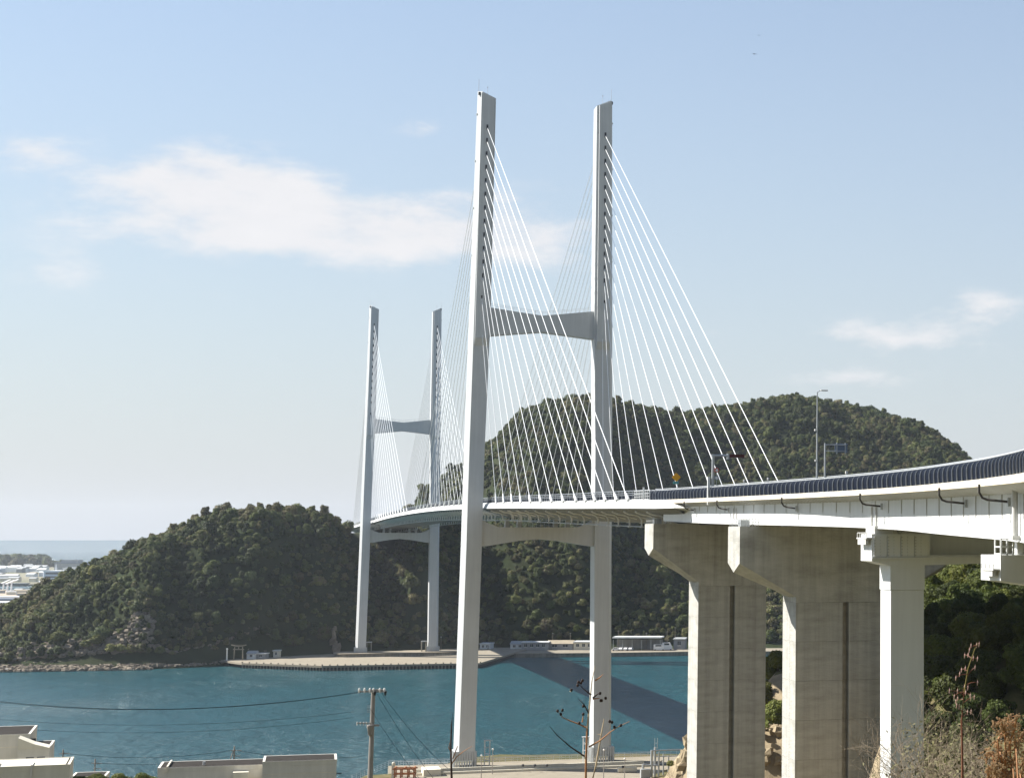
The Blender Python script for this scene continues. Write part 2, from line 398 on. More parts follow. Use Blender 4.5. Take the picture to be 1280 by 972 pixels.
SIL = cubic([(-500, 800), (-300, 790), (-120, 778), (0, 757), (50, 733), (100, 708), (180, 676), (230, 652), (270, 638), (320, 633), (380, 632), (410, 638), (440, 656), (466, 652),
             (490, 640), (503, 634), (519, 630), (530, 614), (548, 600), (564, 580), (580, 572), (600, 554), (620, 537), (640, 516), (660, 503), (700, 498), (740, 494),
             (770, 498), (800, 502), (830, 507), (870, 507), (900, 502), (930, 499), (960, 493), (990, 490), (1020, 493), (1060, 500), (1100, 509),
             (1130, 519), (1160, 531), (1190, 549), (1225, 577), (1280, 603), (1340, 630), (1500, 650), (2000, 660)])
YRID = cubic([(-500, 960), (0, 960), (100, 965), (270, 1000), (400, 1010), (440, 1040), (480, 1130), (540, 1200), (620, 1240), (740, 1290), (870, 1350), (990, 1440), (1225, 1470), (2000, 1500)])
YSHO = cubic([(-500, 858), (-100, 866), (60, 872), (230, 890), (300, 914), (440, 958), (600, 984), (700, 990), (850, 1004), (1000, 1020), (2000, 1040)])
def tree_h(xp): return 7.0
def hill_z(X, Y):
    xp = CX + F_PX * X / Y
    yr = YRID(xp); ys = YSHO(xp)
    zr = HC + (HOR - SIL(xp)) / F_PX * yr - 3.8 - 4.2 * sstep(500, 640, xp)
    sh_ = 27.0 * sstep(520, 590, xp)
    if Y <= ys: return -6.0 + (8.0 - 1.5 * sstep(520, 590, xp)) * sstep(ys - 22, ys, Y)
    if Y < ys + sh_: return 0.5 if xp > 590 else 2.0 - 1.5 * sstep(520, 590, xp)
    ys = ys + sh_
    if Y <= yr:
        q = (Y - ys) / (yr - ys)
        prof = math.sin(q * math.pi / 2) ** 0.92
        z = 2.0 + (zr - 2.0) * prof
        amp = math.sin(q * math.pi) ** 0.8 * (1 - sstep(.55, .95, q))
        big = sstep(430, 560, xp)
        # spurs and gullies running down to the water
        z += amp * (10 + 17 * big) * (mnoise.noise(Vector((X * 0.013 + 4.1, Y * 0.004, 1.7))) * 1.5 + 0.35 * fb(X, Y, 0.02, 3.3))
        low = sstep(0.0, .12, q) * (1 - sstep(.35, .75, q))
        z += low * (30 * math.exp(-((xp - 531) / 20.0) ** 2) - 10 * math.exp(-((xp - 600) / 34.0) ** 2) + 12 * math.exp(-((xp - 325) / 26.0) ** 2) - 9 * math.exp(-((xp - 375) / 22.0) ** 2) + 9 * math.exp(-((xp - 190) / 22.0) ** 2) - 6 * math.exp(-((xp - 232) / 18.0) ** 2) + 14 * math.exp(-((xp - 735) / 26.0) ** 2) - 8 * math.exp(-((xp - 785) / 24.0) ** 2))
        z += amp * (4.5 + 3.0 * big) * fb(X, Y, 0.035, 9.0)
        return z
    return zr - (Y - yr) * 0.35 + 2 * fb(X, Y, 0.02, 5.0) * sstep(yr, yr + 80, Y)

def grid_terrain(name, xps, yfun, nY, zf, mat):
    """sheet swept by direction and distance"""
    vs = []; fs = []
    nx = len(xps)
    for xp in xps:
        y0, y1 = yfun(xp)
        for j in range(nY):
            q = j / (nY - 1); Y = y0 + (y1 - y0) * q; X = (xp - CX) / F_PX * Y
            vs.append((X, Y, zf(X, Y)))
    for i in range(nx - 1):
        for j in range(nY - 1):
            a = i * nY + j; fs.append((a, a + nY, a + nY + 1, a + 1))
    me = bpy.data.meshes.new(name); me.from_pydata(vs, [], fs); me.materials.append(mat)
    me.polygons.foreach_set('use_smooth', [True] * len(fs)); me.update()
    return tag(link(name, me), kind='structure')

grid_terrain('far_hills', [-520 + 12 * i for i in range(200)], lambda xp: (YSHO(xp) - 30, YRID(xp) + 260), 60, hill_z, M['soil'])

def near_z(X, Y):
    base = 56.2 - 0.165 * Y
    if Y < 0: base = 56.2 + (-Y) * 0.10 + min(max(-Y - 15, 0), 290) * 0.34  # unseen slope behind the camera, raised to cut the sky fill
    base = max(base, 1.7)
    # rocky shoulder and wooded slope under the viaduct
    edge = -41.0 - (Y - 290) * 0.13 + 2.2 * mnoise.noise(Vector((Y * 0.09, 3.1, 0)))
    sh = 27.5 + max(0.0, X + 20) * 0.62 + (Y - 250) * 0.06 * sstep(-20, -8, X) - max(Y - 305, 0) * 0.13 * sstep(-8, -20, X)
    sh += 11.0 * sstep(-33, -24, X) * sstep(308, 336, Y) * sstep(15, -10, X) + 1.0
    sh = min(sh, 120.0)
    up = sstep(edge, edge + 8.5, X)
    rt_ = sstep(-12, -3, X)
    w_ = (sstep(150, 232, Y) * rt_ + sstep(297, 305, Y) * (1 - rt_)) * (1 - sstep(420, 520, Y) * sstep(40, -20, X))
    z = base + (max(sh, base) - base) * up * w_
    # right of the camera the bank comes up close
    z += 1.6 * sstep(0.0, 1.2, X) * sstep(40, 12, Y) * sstep(4, 10, Y)
    z += 0.5 * fb(X, Y, 0.06, 2.0) * sstep(10, 60, Y) + up * w_ * (1.2 * fb(X, Y, 0.12, 6.0) + .8 * fb(X, Y, 0.35, 8.0))
    # shoreline
    ysh = 442 + 76 * sstep(-150, -112, X) + 200 * sstep(-50, 40, X)
    if Y > ysh: z = z - (z + 5.0) * sstep(ysh, ysh + 14, Y)
    return z
xs = list(np.concatenate([np.linspace(-420, -60, 50), np.linspace(-56, 40, 70), np.linspace(46, 400, 26)]))
ys_ = list(np.concatenate([np.linspace(-460, 0, 24), np.linspace(2, 60, 30), np.linspace(65, 560, 130), np.linspace(570, 800, 16)]))
vs = [(x, y, near_z(x, y)) for x in xs for y in ys_]
fs = []; ny = len(ys_)
for i in range(len(xs) - 1):
    for j in range(ny - 1):
        a = i * ny + j; fs.append((a, a + ny, a + ny + 1, a + 1))
me = bpy.data.meshes.new('near_hillside'); me.from_pydata(vs, [], fs)
me.materials.append(M['drygrass']); me.materials.append(M['cliff'])
mi = []
for p in me.polygons:
    c = p.center
    mi.append(1 if (p.normal.z < 0.80 and c.x < 0 and c.y > 200) or (-44 < c.x < -18 and 250 < c.y < 330 and p.normal.z < 0.97) else 0)
me.polygons.foreach_set('material_index', mi)
me.polygons.foreach_set('use_smooth', [True] * len(fs)); me.update()
tag(link('near_hillside', me), kind='structure')

# the sea: one sheet out to the horizon
mb = MB(); mb.add([(-60000, -300, 0), (60000, -300, 0), (60000, 70000, 0), (-60000, 70000, 0)], [(0, 1, 2, 3)])
tag(mb.build('sea', M['water']), kind='structure')
# flat reclaimed land beyond the left hill, split by an inlet
def slab(name, pts, z0, z1, mat):
    m_ = MB(); n = len(pts)
    m_.loft([[Vector((p[0], p[1], z0)) for p in pts], [Vector((p[0], p[1], z1)) for p in pts]])
    return tag(m_.build(name, mat), kind='structure')
def flat(x, y, z=2.0): return atz(x, y, z)
slab('far_flat_land', [(-3600, 2420), (-700, 2420), (-700, 4700), (-3900, 4500)], -4, 2.0, M['farland'])
slab('shipyard_ground', [(-2600, 1560), (-700, 1560), (-700, 2130), (-2600, 2130)], -4, 2.0, M['farfield'])

# ------------------------------------------------------------------ bridge towers (local x = t, local y = away from the camera, z up)
S_SIDE = [21.5, 36.5, 51.6, 66.7, 82, 97.4, 112.6, 127.6, 142.8, 153.4, 163.3, 173.6, 184.0, 194.0]
S_MAIN = [21.5 + 15.1 * i for i in range(14)]
T_ANC = 12.75
def leg_mesh(side):
    rings = []
    for z, i_, o_, L in ((6.2, 14.45, 19.2, 3.25), (56, 13.9, 18.55, 3.2), (80, 13.7, 18.35, 3.1), (106, 13.1, 18.0, 2.9), (110, 12.95, 17.95, 2.8), (168.4, 12.75, 17.05, 2.5)):
        last = z > 160
        zi, zo = (168.4, 170.4) if last else (z, z)
        def zz(x): return zi + (zo - zi) * (x - i_) / (o_ - i_)
        pts = [(i_, -L), (o_ - .95, -L), (o_, -L + 2.4), (o_, L - 2.4), (o_ - .95, L), (i_, L)]
        if side < 0: pts = pts[::-1]
        rings.append([Vector((side * x, y, zz(x))) for x, y in pts])
    m = MB(); m.loft(rings); return m
def make_tower(s0, label, side_sgn, zbase):
    """side_sgn: +1 side span lies towards the camera"""
    o = BR(s0, 0, 0)
    T = thing('bridge_tower', label, 'bridge tower', (o.x, o.y, zbase), PSI, 'towers of the cable-stayed bridge')
    dz = -zbase
    def bz(m): m.v = [(v[0], v[1], v[2] + dz) for v in m.v]; return m
    for sd in (-1, 1):
        leg = bz(leg_mesh(sd)).build('leg', M['tower'], T)
        # steel ribs that splay out round the foot
        for k in range(9):
            for face in (-1, 1):
                m = MB(); x = sd * (14.4 + 4.9 * k / 8)
                m.loft([[Vector((x - .14, face * 3.2, 2.2)), Vector((x + .14, face * 3.2, 2.2)), Vector((x + .14, face * 3.75, 2.2)), Vector((x - .14, face * 3.75, 2.2))],
                        [Vector((x - .14, face * 3.2, 6.3)), Vector((x + .14, face * 3.2, 6.3)), Vector((x + .14, face * 3.4, 6.3)), Vector((x - .14, face * 3.4, 6.3))]])
                bz(m).build('foot_rib', M['tower'], leg)
        for k in range(6):
            for x in (14.2, 19.45):
                m = MB(); y = -2.9 + 5.8 * k / 5
                m.box((sd * x, y, 4.25), (.5, .28, 4.1)); bz(m).build('foot_rib', M['tower'], leg)
        m = MB(); m.box((sd * 16.9, 0, 5.3), (4.7, 6.4, 2.2)); bz(m).build('foot_block', M['tower'], leg)
        for face in (-1, 1):
            m = MB()
            rings = []
            for z in (105.5, 107.5, 168.0):
                q = (z - 106) / 62.0
                a_, b_ = 13.55 - .25 * q, 16.75 - .35 * q
                L0 = 2.4; L1 = (3.75 if z > 106.5 else 2.9) - 0.25 * max(q, 0)
                zt = (168.35, 169.5) if z > 160 else (z, z)
                rings.append([Vector((sd * a_, face * L0, zt[0])), Vector((sd * b_, face * L0, zt[1])), Vector((sd * b_, face * L1, zt[1])), Vector((sd * a_, face * L1, zt[0]))])
            m.loft(rings); bz(m).build('anchor_box', M['tower'], leg)
        # ladder and maintenance cleats on the outer side
        m = MB()
        for z in np.arange(8.5, 166, 12.0): m.box((sd * (19.1 - (z - 8) * .0125), 0, z), (.25, .9, .35))
        tag(bz(m).build('cleat', M['tower'], leg), kind='stuff')
        m = MB(); m.box((sd * 16.75, -1.3, 169.6), (.5, .6, .7)); bz(m).build('warning_light_box', M['dark'], leg)
        m = MB(); m.tube([(sd * 16.8, 0, 170), (sd * 16.8, 0, 173.6)], [.07, .04], 5); bz(m).build('lightning_rod', M['galv'], leg)
        m = MB(); m.tube([(sd * 14.6, 0, 169), (sd * 14.6, 0, 172.0)], [.05, .03], 5); m.box((sd * 14.6, 0, 171.6), (.2, .2, .2)); bz(m).build('aerial', M['galv'], leg)
    # cross beams: bow-tie above the deck, arched one below it
    m = MB(); yy = 1.9
    prof = [(-13.1, 115.4, 108.3), (-6, 114.5, 109.1), (0, 113.8, 109.7), (6, 114.5, 109.1), (13.1, 115.4, 108.3)]
    m.loft([[Vector((x, -yy, a_)), Vector((x, yy, a_)), Vector((x, yy, b_)), Vector((x, -yy, b_))] for x, a_, b_ in prof])
    cb = bz(m).build('upper_crossbeam', M['tower'], T)
    m = MB()
    for sx in (-1, 1):
        m.tube([(sx * 1.5, 0, 113.9), (sx * 1.5, 0, 115.2)], .06, 5)
    for x0, x1, z0, z1 in ((-12.8, 0, 115.3, 113.8), (0, 12.8, 113.8, 115.3)):
        for yv in (-1.7, 1.7):
            m.tube([(x0, yv, z0 + 1.0), (x1, yv, z1 + 1.0)], .035, 4)
            for k in range(8):
                q = k / 7; m.tube([(x0 + (x1 - x0) * q, yv, z0 + (z1 - z0) * q), (x0 + (x1 - x0) * q, yv, z0 + (z1 - z0) * q + 1.0)], .03, 4)
    bz(m).build('crossbeam_handrail', M['galv'], cb)
    m = MB(); yy = 2.3
    prof = [(-14.1, 62.6, 55.9), (-12.2, 61.6, 56.1), (-9.8, 60.75, 56.5), (-5, 60.7, 57.3), (0, 60.7, 57.75), (5, 60.7, 57.3), (9.8, 60.75, 56.5), (12.2, 61.6, 56.1), (14.1, 62.6, 55.9)]
    m.loft([[Vector((x, -yy, a_)), Vector((x, yy, a_)), Vector((x, yy, b_)), Vector((x, -yy, b_))] for x, a_, b_ in prof])
    cb = bz(m).build('lower_crossbeam', M['tower'], T)
    for x in (-7.5, -4.5, 4.5, 7.5):
        m = MB(); m.box((x, 0, 61.75), (1.0, 1.6, 2.05)); bz(m).build('deck_bearing', M['galv'], cb)
    m = MB()
    for yv in (-2.15,):
        for k in range(20):
            x = -9.4 + 18.8 * k / 19; m.tube([(x, yv, 60.7), (x, yv, 61.8)], .03, 4)
        m.tube([(-9.4, yv, 61.8), (9.4, yv, 61.8)], .035, 4); m.tube([(-9.4, yv, 61.25), (9.4, yv, 61.25)], .03, 4)
    bz(m).build('crossbeam_handrail', M['galv'], cb)
    # stay cables
    zt0 = 160.6
    for sd in (-1, 1):
        for lst, sg in ((S_SIDE, side_sgn), (S_MAIN, -side_sgn)):
            n = len(lst)
            for k, s in enumerate(lst):
                kk = n - 1 - k                          # 0 = longest, anchored highest
                zt = zt0 - 3.42 * kk if kk < 12 else zt0 - 3.42 * 11 - (5.5 if kk == 12 else 14.0)
                tt = sd * (14.85 + (zt0 - zt) * .0085) if kk < 12 else sd * (15.3 if kk == 12 else 15.0)
                sgl = -sg                               # local y of the span side
                face = sgl * (3.35 if zt > 106.5 else 2.5)
                p0 = Vector((tt, face, zt))
                sabs = s0 + sg * s
                if sabs > 0 and sg > 0 and s > 190: pass
                p1 = Vector((sd * T_ANC, sgl * s, ZE(sabs) + 0.15))
                m = MB(); sag = (p0 - p1).length * .0
                m.tube([p0, p1], .068, 6)
                c = bz(m).build('stay_cable', M['cable'], T)
                d = (p0 - p1).normalized()
                m = MB(); m.tube([p1 - d * .3, p1 + d * 1.5, p1 + d * 2.4], [.30, .24, .12], 7)
                bz(m).build('anchor_sleeve', M['white'], c)
                if zt > 106:
                    m = MB(); q = p0 - d * .1
                    m.add([q + Vector((-.2, sgl * .30, .75)), q + Vector((.2, sgl * .30, .75)), q + Vector((.2, sgl * .30, -.45)), q + Vector((-.2, sgl * .30, -.45)),
                           q + Vector((-.2, sgl * -.2, .75)), q + Vector((.2, sgl * -.2, .75)), q + Vector((.2, sgl * -.2, -.45)), q + Vector((-.2, sgl * -.2, -.45))],
                          [(0, 1, 2, 3), (0, 4, 5, 1), (2, 6, 7, 3), (0, 3, 7, 4), (1, 5, 6, 2)])
                    bz(m).build('anchor_slot', M['dark'], c)
    return T
tower_near = make_tower(0, 'nearer tall white steel H-shaped tower whose legs stand on the near quay below the hill', 1, 3.6)
tower_far = make_tower(-480, 'farther white H-shaped tower standing across the water in front of the wooded hill', -1, 3.6)

# ------------------------------------------------------------------ cable-stayed deck
D = thing('bridge_deck', 'long white streamlined steel deck hung on stay cables between the two towers', 'bridge deck', (N0.x, N0.y, 60), PSI)
def DL(s, t, z): return Vector((t, -s, z - 60))
ss = list(range(-730, 200, 10)) + [200, 206, 212, 218]
rings = []
for s in ss:
    e = ZE(s)
    half = [(12.6, e), (13.2, e - 1.25), (6.6, e - 3.55)]
    rings.append([DL(s, -x, z) for x, z in half] + [DL(s, x, z) for x, z in reversed(half)] + [DL(s, 11.6, e + .02), DL(s, 0, e + .25), DL(s, -11.6, e + .02)])
e = ZE(231)
rings.append([DL(222, -12.55, ZE(222) - .02), DL(231, -13.0, e - 1.2), DL(212.5, -6.6, ZE(212) - 3.0), DL(212.5, 6.6, ZE(212) - 3.0), DL(231, 13.0, e - 1.2), DL(222, 12.55, ZE(222) - .02), DL(222, 11.6, ZE(222)), DL(222, 0, ZE(222) + .2), DL(222, -11.6, ZE(222))])
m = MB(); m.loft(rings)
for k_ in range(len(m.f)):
    if len(m.f[k_]) == 4 and k_ % 9 in (1, 2, 3) and k_ < 9 * (len(rings) - 1): m.mi[k_] = 1  # underside faces take the shade-darkened colour
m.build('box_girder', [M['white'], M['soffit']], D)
m = MB(); m.loft([[DL(s, x, ZE(s) + z) for x, z in ((-11.3, .06), (0, .3), (11.3, .06), (0, .26))] for s in ss[:-2]]); m.build('roadway', M['asphalt'], D)
for sd in (-1, 1):
    m = MB(); m.loft([[DL(s, sd * (11.9 + dx), ZE(s) + dz) for dx, dz in ((0, -.02), (.35, -.02), (.3, .16), (.05, .16))] for s in ss[:-2]]); m.build('kerb_beam', M['offwhite'], D)
    m = MB()
    for s in np.arange(-700, 214, 3.0):
        m.tube([DL(s, sd * 12.05, ZE(s) + .15), DL(s, sd * 12.05, ZE(s) + 1.45)], .06, 4)
    for h in (.8, 1.1, 1.45):
        m.tube([DL(s, sd * 12.05, ZE(s) + h) for s in ss[:-2]], .045 if h < 1.4 else .06, 4)
    tag(m.build('railing', M['postgrey'], D), kind='stuff')
    m = MB()
    m.loft([[DL(s, sd * x, ZE(s) + z) for x, z in ((11.93, .14), (11.97, .14), (11.97, 1.12), (11.93, 1.12))] for s in ss[8:-2]]); m.build('wind_screen', M['navy'], D)
    # inspection rail slung under the deck edge
    m = MB(); m.tube([DL(s, sd * 9.6, ZE(s) - 4.1) for s in ss[3:-4]], .09, 5); m.build('inspection_rail', M['galv'], D)
# brackets that carry the inspection rail, one near every cable anchorage
bm0 = MB()
bm0.tube([(-12.5, 0, -1.75), (-11.6, 0, -2.15), (-10.4, 0, -2.3), (-9.9, 0, -2.55), (-9.6, 0, -3.1), (-9.6, 0, -4.1)], [.16, .16, .15, .16, .15, .13], 5)
bm0.box((-9.6, 0, -4.15), (.5, .5, .22)); bm0.tube([(-11.0, 0, -2.2), (-8.4, 0, -2.95)], .12, 4)
bme = bm0.mesh('bracket', M['white'])
bm1 = MB(); bm1.v = [(-v[0], v[1], v[2]) for v in bm0.v]; bm1.f = bm0.f; bm1.mi = bm0.mi
bme2 = bm1.mesh('bracket', M['white'])
bs_ = [s + 5 for s in S_SIDE] + [8, 29, 44, 59, 208] + [-7.5 - 7.55 * i for i in range(62)] + [-485 - 12 * i for i in range(14)]
for s in bs_:
    for me_ in (bme, bme2): link('bracket', me_, D, DL(s, 0, ZE(s)))
# white mesh gate and end post at the end of the cable-stayed deck
m = MB()
for k in range(9): m.tube([DL(198 + k * 1.5, -12.5, ZE(200) - .1), DL(198 + k * 1.5, -12.5, ZE(200) + 1.45)], .035, 4)
for h in (.1, .5, .95, 1.4): m.tube([DL(198, -12.5, ZE(200) + h), DL(210, -12.5, ZE(208) + h)], .035, 4)
m.build('end_gate', M['white'], D)
m = MB(); m.tube([DL(206, -12.6, ZE(206)), DL(206, -12.6, ZE(206) + 1.9)], .13, 6); m.build('end_post', M['white'], D)

# ------------------------------------------------------------------ approach viaduct
V = thing('approach_viaduct', 'white steel approach viaduct curving over the piers towards the right edge, dark parapet on top', 'viaduct', (N0.x, N0.y, 60), PSI)
TW = 10.8
def zbot(s): return ZG(s)
def TWf(s): return max(TW, TE(s) - 2.1)
def eside(s): return TE(s)
vs_ = list(range(222, 300, 6)) + list(range(300, 452, 4))
# slab edge beam (left and right), slab soffit, roadway
m = MB(); m.loft([[DL(s, -eside(s), ZE(s)), DL(s, -eside(s) + .55, ZE(s) + .02), DL(s, -eside(s) + .55, ZE(s) - .50), DL(s, -eside(s) + .02, ZE(s) - .50)] for s in vs_])
m.build('edge_beam', M['cream'], V)
m = MB(); m.loft([[DL(s, 12.3, ZE(s)), DL(s, 11.75, ZE(s) + .02), DL(s, 11.75, ZE(s) - .5), DL(s, 12.3, ZE(s) - .5)] for s in vs_]); m.build('edge_beam', M['cream'], V)
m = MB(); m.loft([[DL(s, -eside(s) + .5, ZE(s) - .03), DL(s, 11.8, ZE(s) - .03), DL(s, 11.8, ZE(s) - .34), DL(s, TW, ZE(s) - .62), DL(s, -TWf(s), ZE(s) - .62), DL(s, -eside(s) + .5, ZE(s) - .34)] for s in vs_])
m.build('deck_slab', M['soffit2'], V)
m = MB(); m.loft([[DL(s, -eside(s) + .6, ZE(s) + .02), DL(s, 11.7, ZE(s) + .02), DL(s, 11.7, ZE(s) - .01), DL(s, -eside(s) + .6, ZE(s) - .01)] for s in vs_]); m.build('roadway', M['asphalt'], V)
# precast ribs under the slab edge
m = MB()
for s in np.arange(223, 420, 1.25):
    e = eside(s); z = ZE(s); tw_ = TWf(s)
    m.add([DL(s - .28, -e + .6, z - .30), DL(s + .28, -e + .6, z - .30), DL(s + .28, -tw_, z - .55), DL(s - .28, -tw_, z - .55),
           DL(s - .28, -e + .6, z - .46), DL(s + .28, -e + .6, z - .46), DL(s + .28, -tw_, z - 1.02), DL(s - .28, -tw_, z - 1.02)],
          [(4, 5, 6, 7), (0, 4, 7, 3), (1, 2, 6, 5), (0, 1, 5, 4)])
tag(m.build('slab_rib', M['offwhite'], V), kind='stuff')
def tws(sd, q): return TWf(q) if sd < 0 else TW
# girder: web panels with recessed joints, two webs, bottom flange
for sd in (-1, 1):
    s = 212.0
    while s < 440:
        L = 5.0 if s > 225 else 6.5
        a_, b_ = s + .04, s + L - .04
        m = MB()
        pts = []
        for q in (a_, b_):
            pts.append([DL(q, sd * tws(sd, q), ZE(q) - .60), DL(q, sd * tws(sd, q), zbot(q) + .02), DL(q, sd * (tws(sd, q) - .12), zbot(q) + .02), DL(q, sd * (tws(sd, q) - .12), ZE(q) - .60)])
        m.loft(pts); m.build('web_panel', M['white'], V)
        if s > 225:
            m = MB(); zt_ = zbot(b_) + 1.42
            m.loft([[DL(q, sd * tws(sd, q), ZE(q) - .62), DL(q, sd * (tws(sd, q) + .07), ZE(q) - .62), DL(q, sd * (tws(sd, q) + .07), zbot(q) + 1.42), DL(q, sd * tws(sd, q), zbot(q) + 1.42)] for q in (b_ - .05, b_ + .08)])
            m.build('web_stiffener', M['offwhite'], V)
        s += L
    m = MB(); m.loft([[DL(s, sd * (tws(sd, s) - .13), ZE(s) - .62), DL(s, sd * (tws(sd, s) - .2), ZE(s) - .62), DL(s, sd * (tws(sd, s) - .2), zbot(s) + .03), DL(s, sd * (tws(sd, s) - .13), zbot(s) + .03)] for s in [212] + vs_]); m.build('web_backing', M['galv'], V)
m = MB(); m.loft([[DL(s, -TWf(s) - .1, zbot(s)), DL(s, TW + .1, zbot(s)), DL(s, TW + .1, zbot(s) - .07), DL(s, -TWf(s) - .1, zbot(s) - .07)] for s in [213, 218] + vs_]); m.build('bottom_flange', M['white'], V)
m = MB()
for k in range(150):
    s = 240 + k * 1.25; m.box(DL(s, -TWf(s) - .03, zbot(s) + .3), (.06, .12, .1))
tag(m.build('flange_bolt', M['white'], V), kind='stuff')
# curved-top parapet: posts, dark panels, rails
def frame_at(s):
    d = (DL(s + .5, -eside(s + .5), 0) - DL(s - .5, -eside(s - .5), 0)); d.z = 0; d.normalize()
    n = Vector((-d.y, d.x, 0))
    if n.x < 0: n = -n
    return d, n                                    # along, inward (towards +t)
s = 207.0; posts = []
while s < 432:
    posts.append(s)
    d_ = 2.0 / math.hypot(1, (eside(s + .5) - eside(s - .5)))
    s += d_
prof = [(.16, 0), (.14, .5), (.15, .85), (.22, 1.12), (.36, 1.30), (.55, 1.38)]
for i, s in enumerate(posts):
    d, n = frame_at(s); p = DL(s, -eside(s), ZE(s))
    m = MB(); rings = []
    for o_, h in prof:
        c = p + n * o_ + Vector((0, 0, h))
        rings.append([c - d * .035 - n * .05, c + d * .035 - n * .05, c + d * .035 + n * .05, c - d * .035 + n * .05])
    m.loft(rings); po = m.build('parapet_post', M['postgrey'], V)
    if i < len(posts) - 1:
        s2 = posts[i + 1]; d2, n2 = frame_at(s2); p2 = DL(s2, -eside(s2), ZE(s2))
        m = MB(); A = []
        for pp, dd, nn_, sg in ((p, d, n, 1), (p2, d2, n2, -1)):
            A.append([pp + nn_ * (o_ + .06 + w_) + Vector((0, 0, h + .05)) for o_, h, w_ in [(o, h, 0) for o, h in prof[:5]] + [(o, h, .05) for o, h in reversed(prof[:5])]])
        sh = (p2 - p).normalized() * .07
        m.loft([[q + sh for q in A[0]], [q - sh for q in A[1]]]); m.build('parapet_panel', M['navy'], V)
m = MB()
m.tube([DL(s, -eside(s), ZE(s)) + frame_at(s)[1] * .5 + Vector((0, 0, 1.40)) for s in posts], .07, 6); m.build('parapet_rail', M['galv'], V)
m = MB()
m.tube([DL(s, -eside(s), ZE(s)) + frame_at(s)[1] * 1.3 + Vector((0, 0, 1.62)) for s in posts], .045, 5)
for s in posts[::2]:
    b_ = DL(s, -eside(s), ZE(s)) + frame_at(s)[1] * 1.3; m.tube([b_, b_ + Vector((0, 0, 1.62))], .035, 4)
m.build('inner_handrail', M['galv'], V)
m = MB()
for s in posts: m.tube([DL(s, 12.0, ZE(s)), DL(s, 12.0, ZE(s) + 1.3)], .05, 4)
m.tube([DL(s, 12.0, ZE(s) + 1.3) for s in posts], .06, 5); m.tube([DL(s, 12.0, ZE(s) + .7) for s in posts], .05, 5)
m.build('far_side_railing', M['postgrey'], V)
# drain pipes
def s_at(x, y, t_):
    d = ray(x, y); k = (t_ + N0.dot(RT)) / Vector((d.x, d.y, 0)).dot(RT)
    q = Vector((d.x * k, d.y * k, 0)) - N0
    return -q.dot(U), HC + d.z * k
for x in (856, 897, 978, 1076, 1176, 1228):
    s, z = s_at(x, 622, -12.6)
    for _k in range(12): s = .5 * s + .5 * s_at(x, 610, -TE(s))[0]
    e = eside(s); z0 = ZE(s) - .45
    s2 = s
    p = [DL(s, -e - .08, z0 + .1), DL(s, -e - .08, z0 - .45), DL(s, -e + .15, z0 - .82), DL(s, -e + .5, z0 - .95), DL(s + .8, -TWf(s) - .25, z0 - 1.12)]
    m = MB(); m.tube(p, .085, 8); pp = m.build('drain_pipe', M['pipe'], V)
    m = MB(); m.box(p[4] + Vector((-.05, 0, 0)), (.22, .16, .6)); m.build('pipe_bracket', M['galv'], pp)
s = 374.5
m = MB(); m.tube([DL(s, -TWf(s) - .35, ZE(s) - .6), DL(s, -TWf(s) - .35, zbot(s) + .1)], .2, 10); m.box(DL(s, -TWf(s) - .35, zbot(s) + .2), (.6, .6, .3)); m.build('downpipe', M['offwhite'], V)
for x in (1097, 1103.5):
    s, z = s_at(x, 648, -TW); m = MB(); m.box(DL(s, -TWf(s) - .12, zbot(s) + 1.0), (.14, .14, 2.0)); m.build('jacking_bar', M['offwhite'], V)
for x in (918, 921.5):
    s, z = s_at(x, 640, -TW); m = MB(); m.box(DL(s, -TWf(s) - .12, zbot(s) + 1.3), (.1, .1, 1.3)); m.build('jacking_bar', M['offwhite'], V)

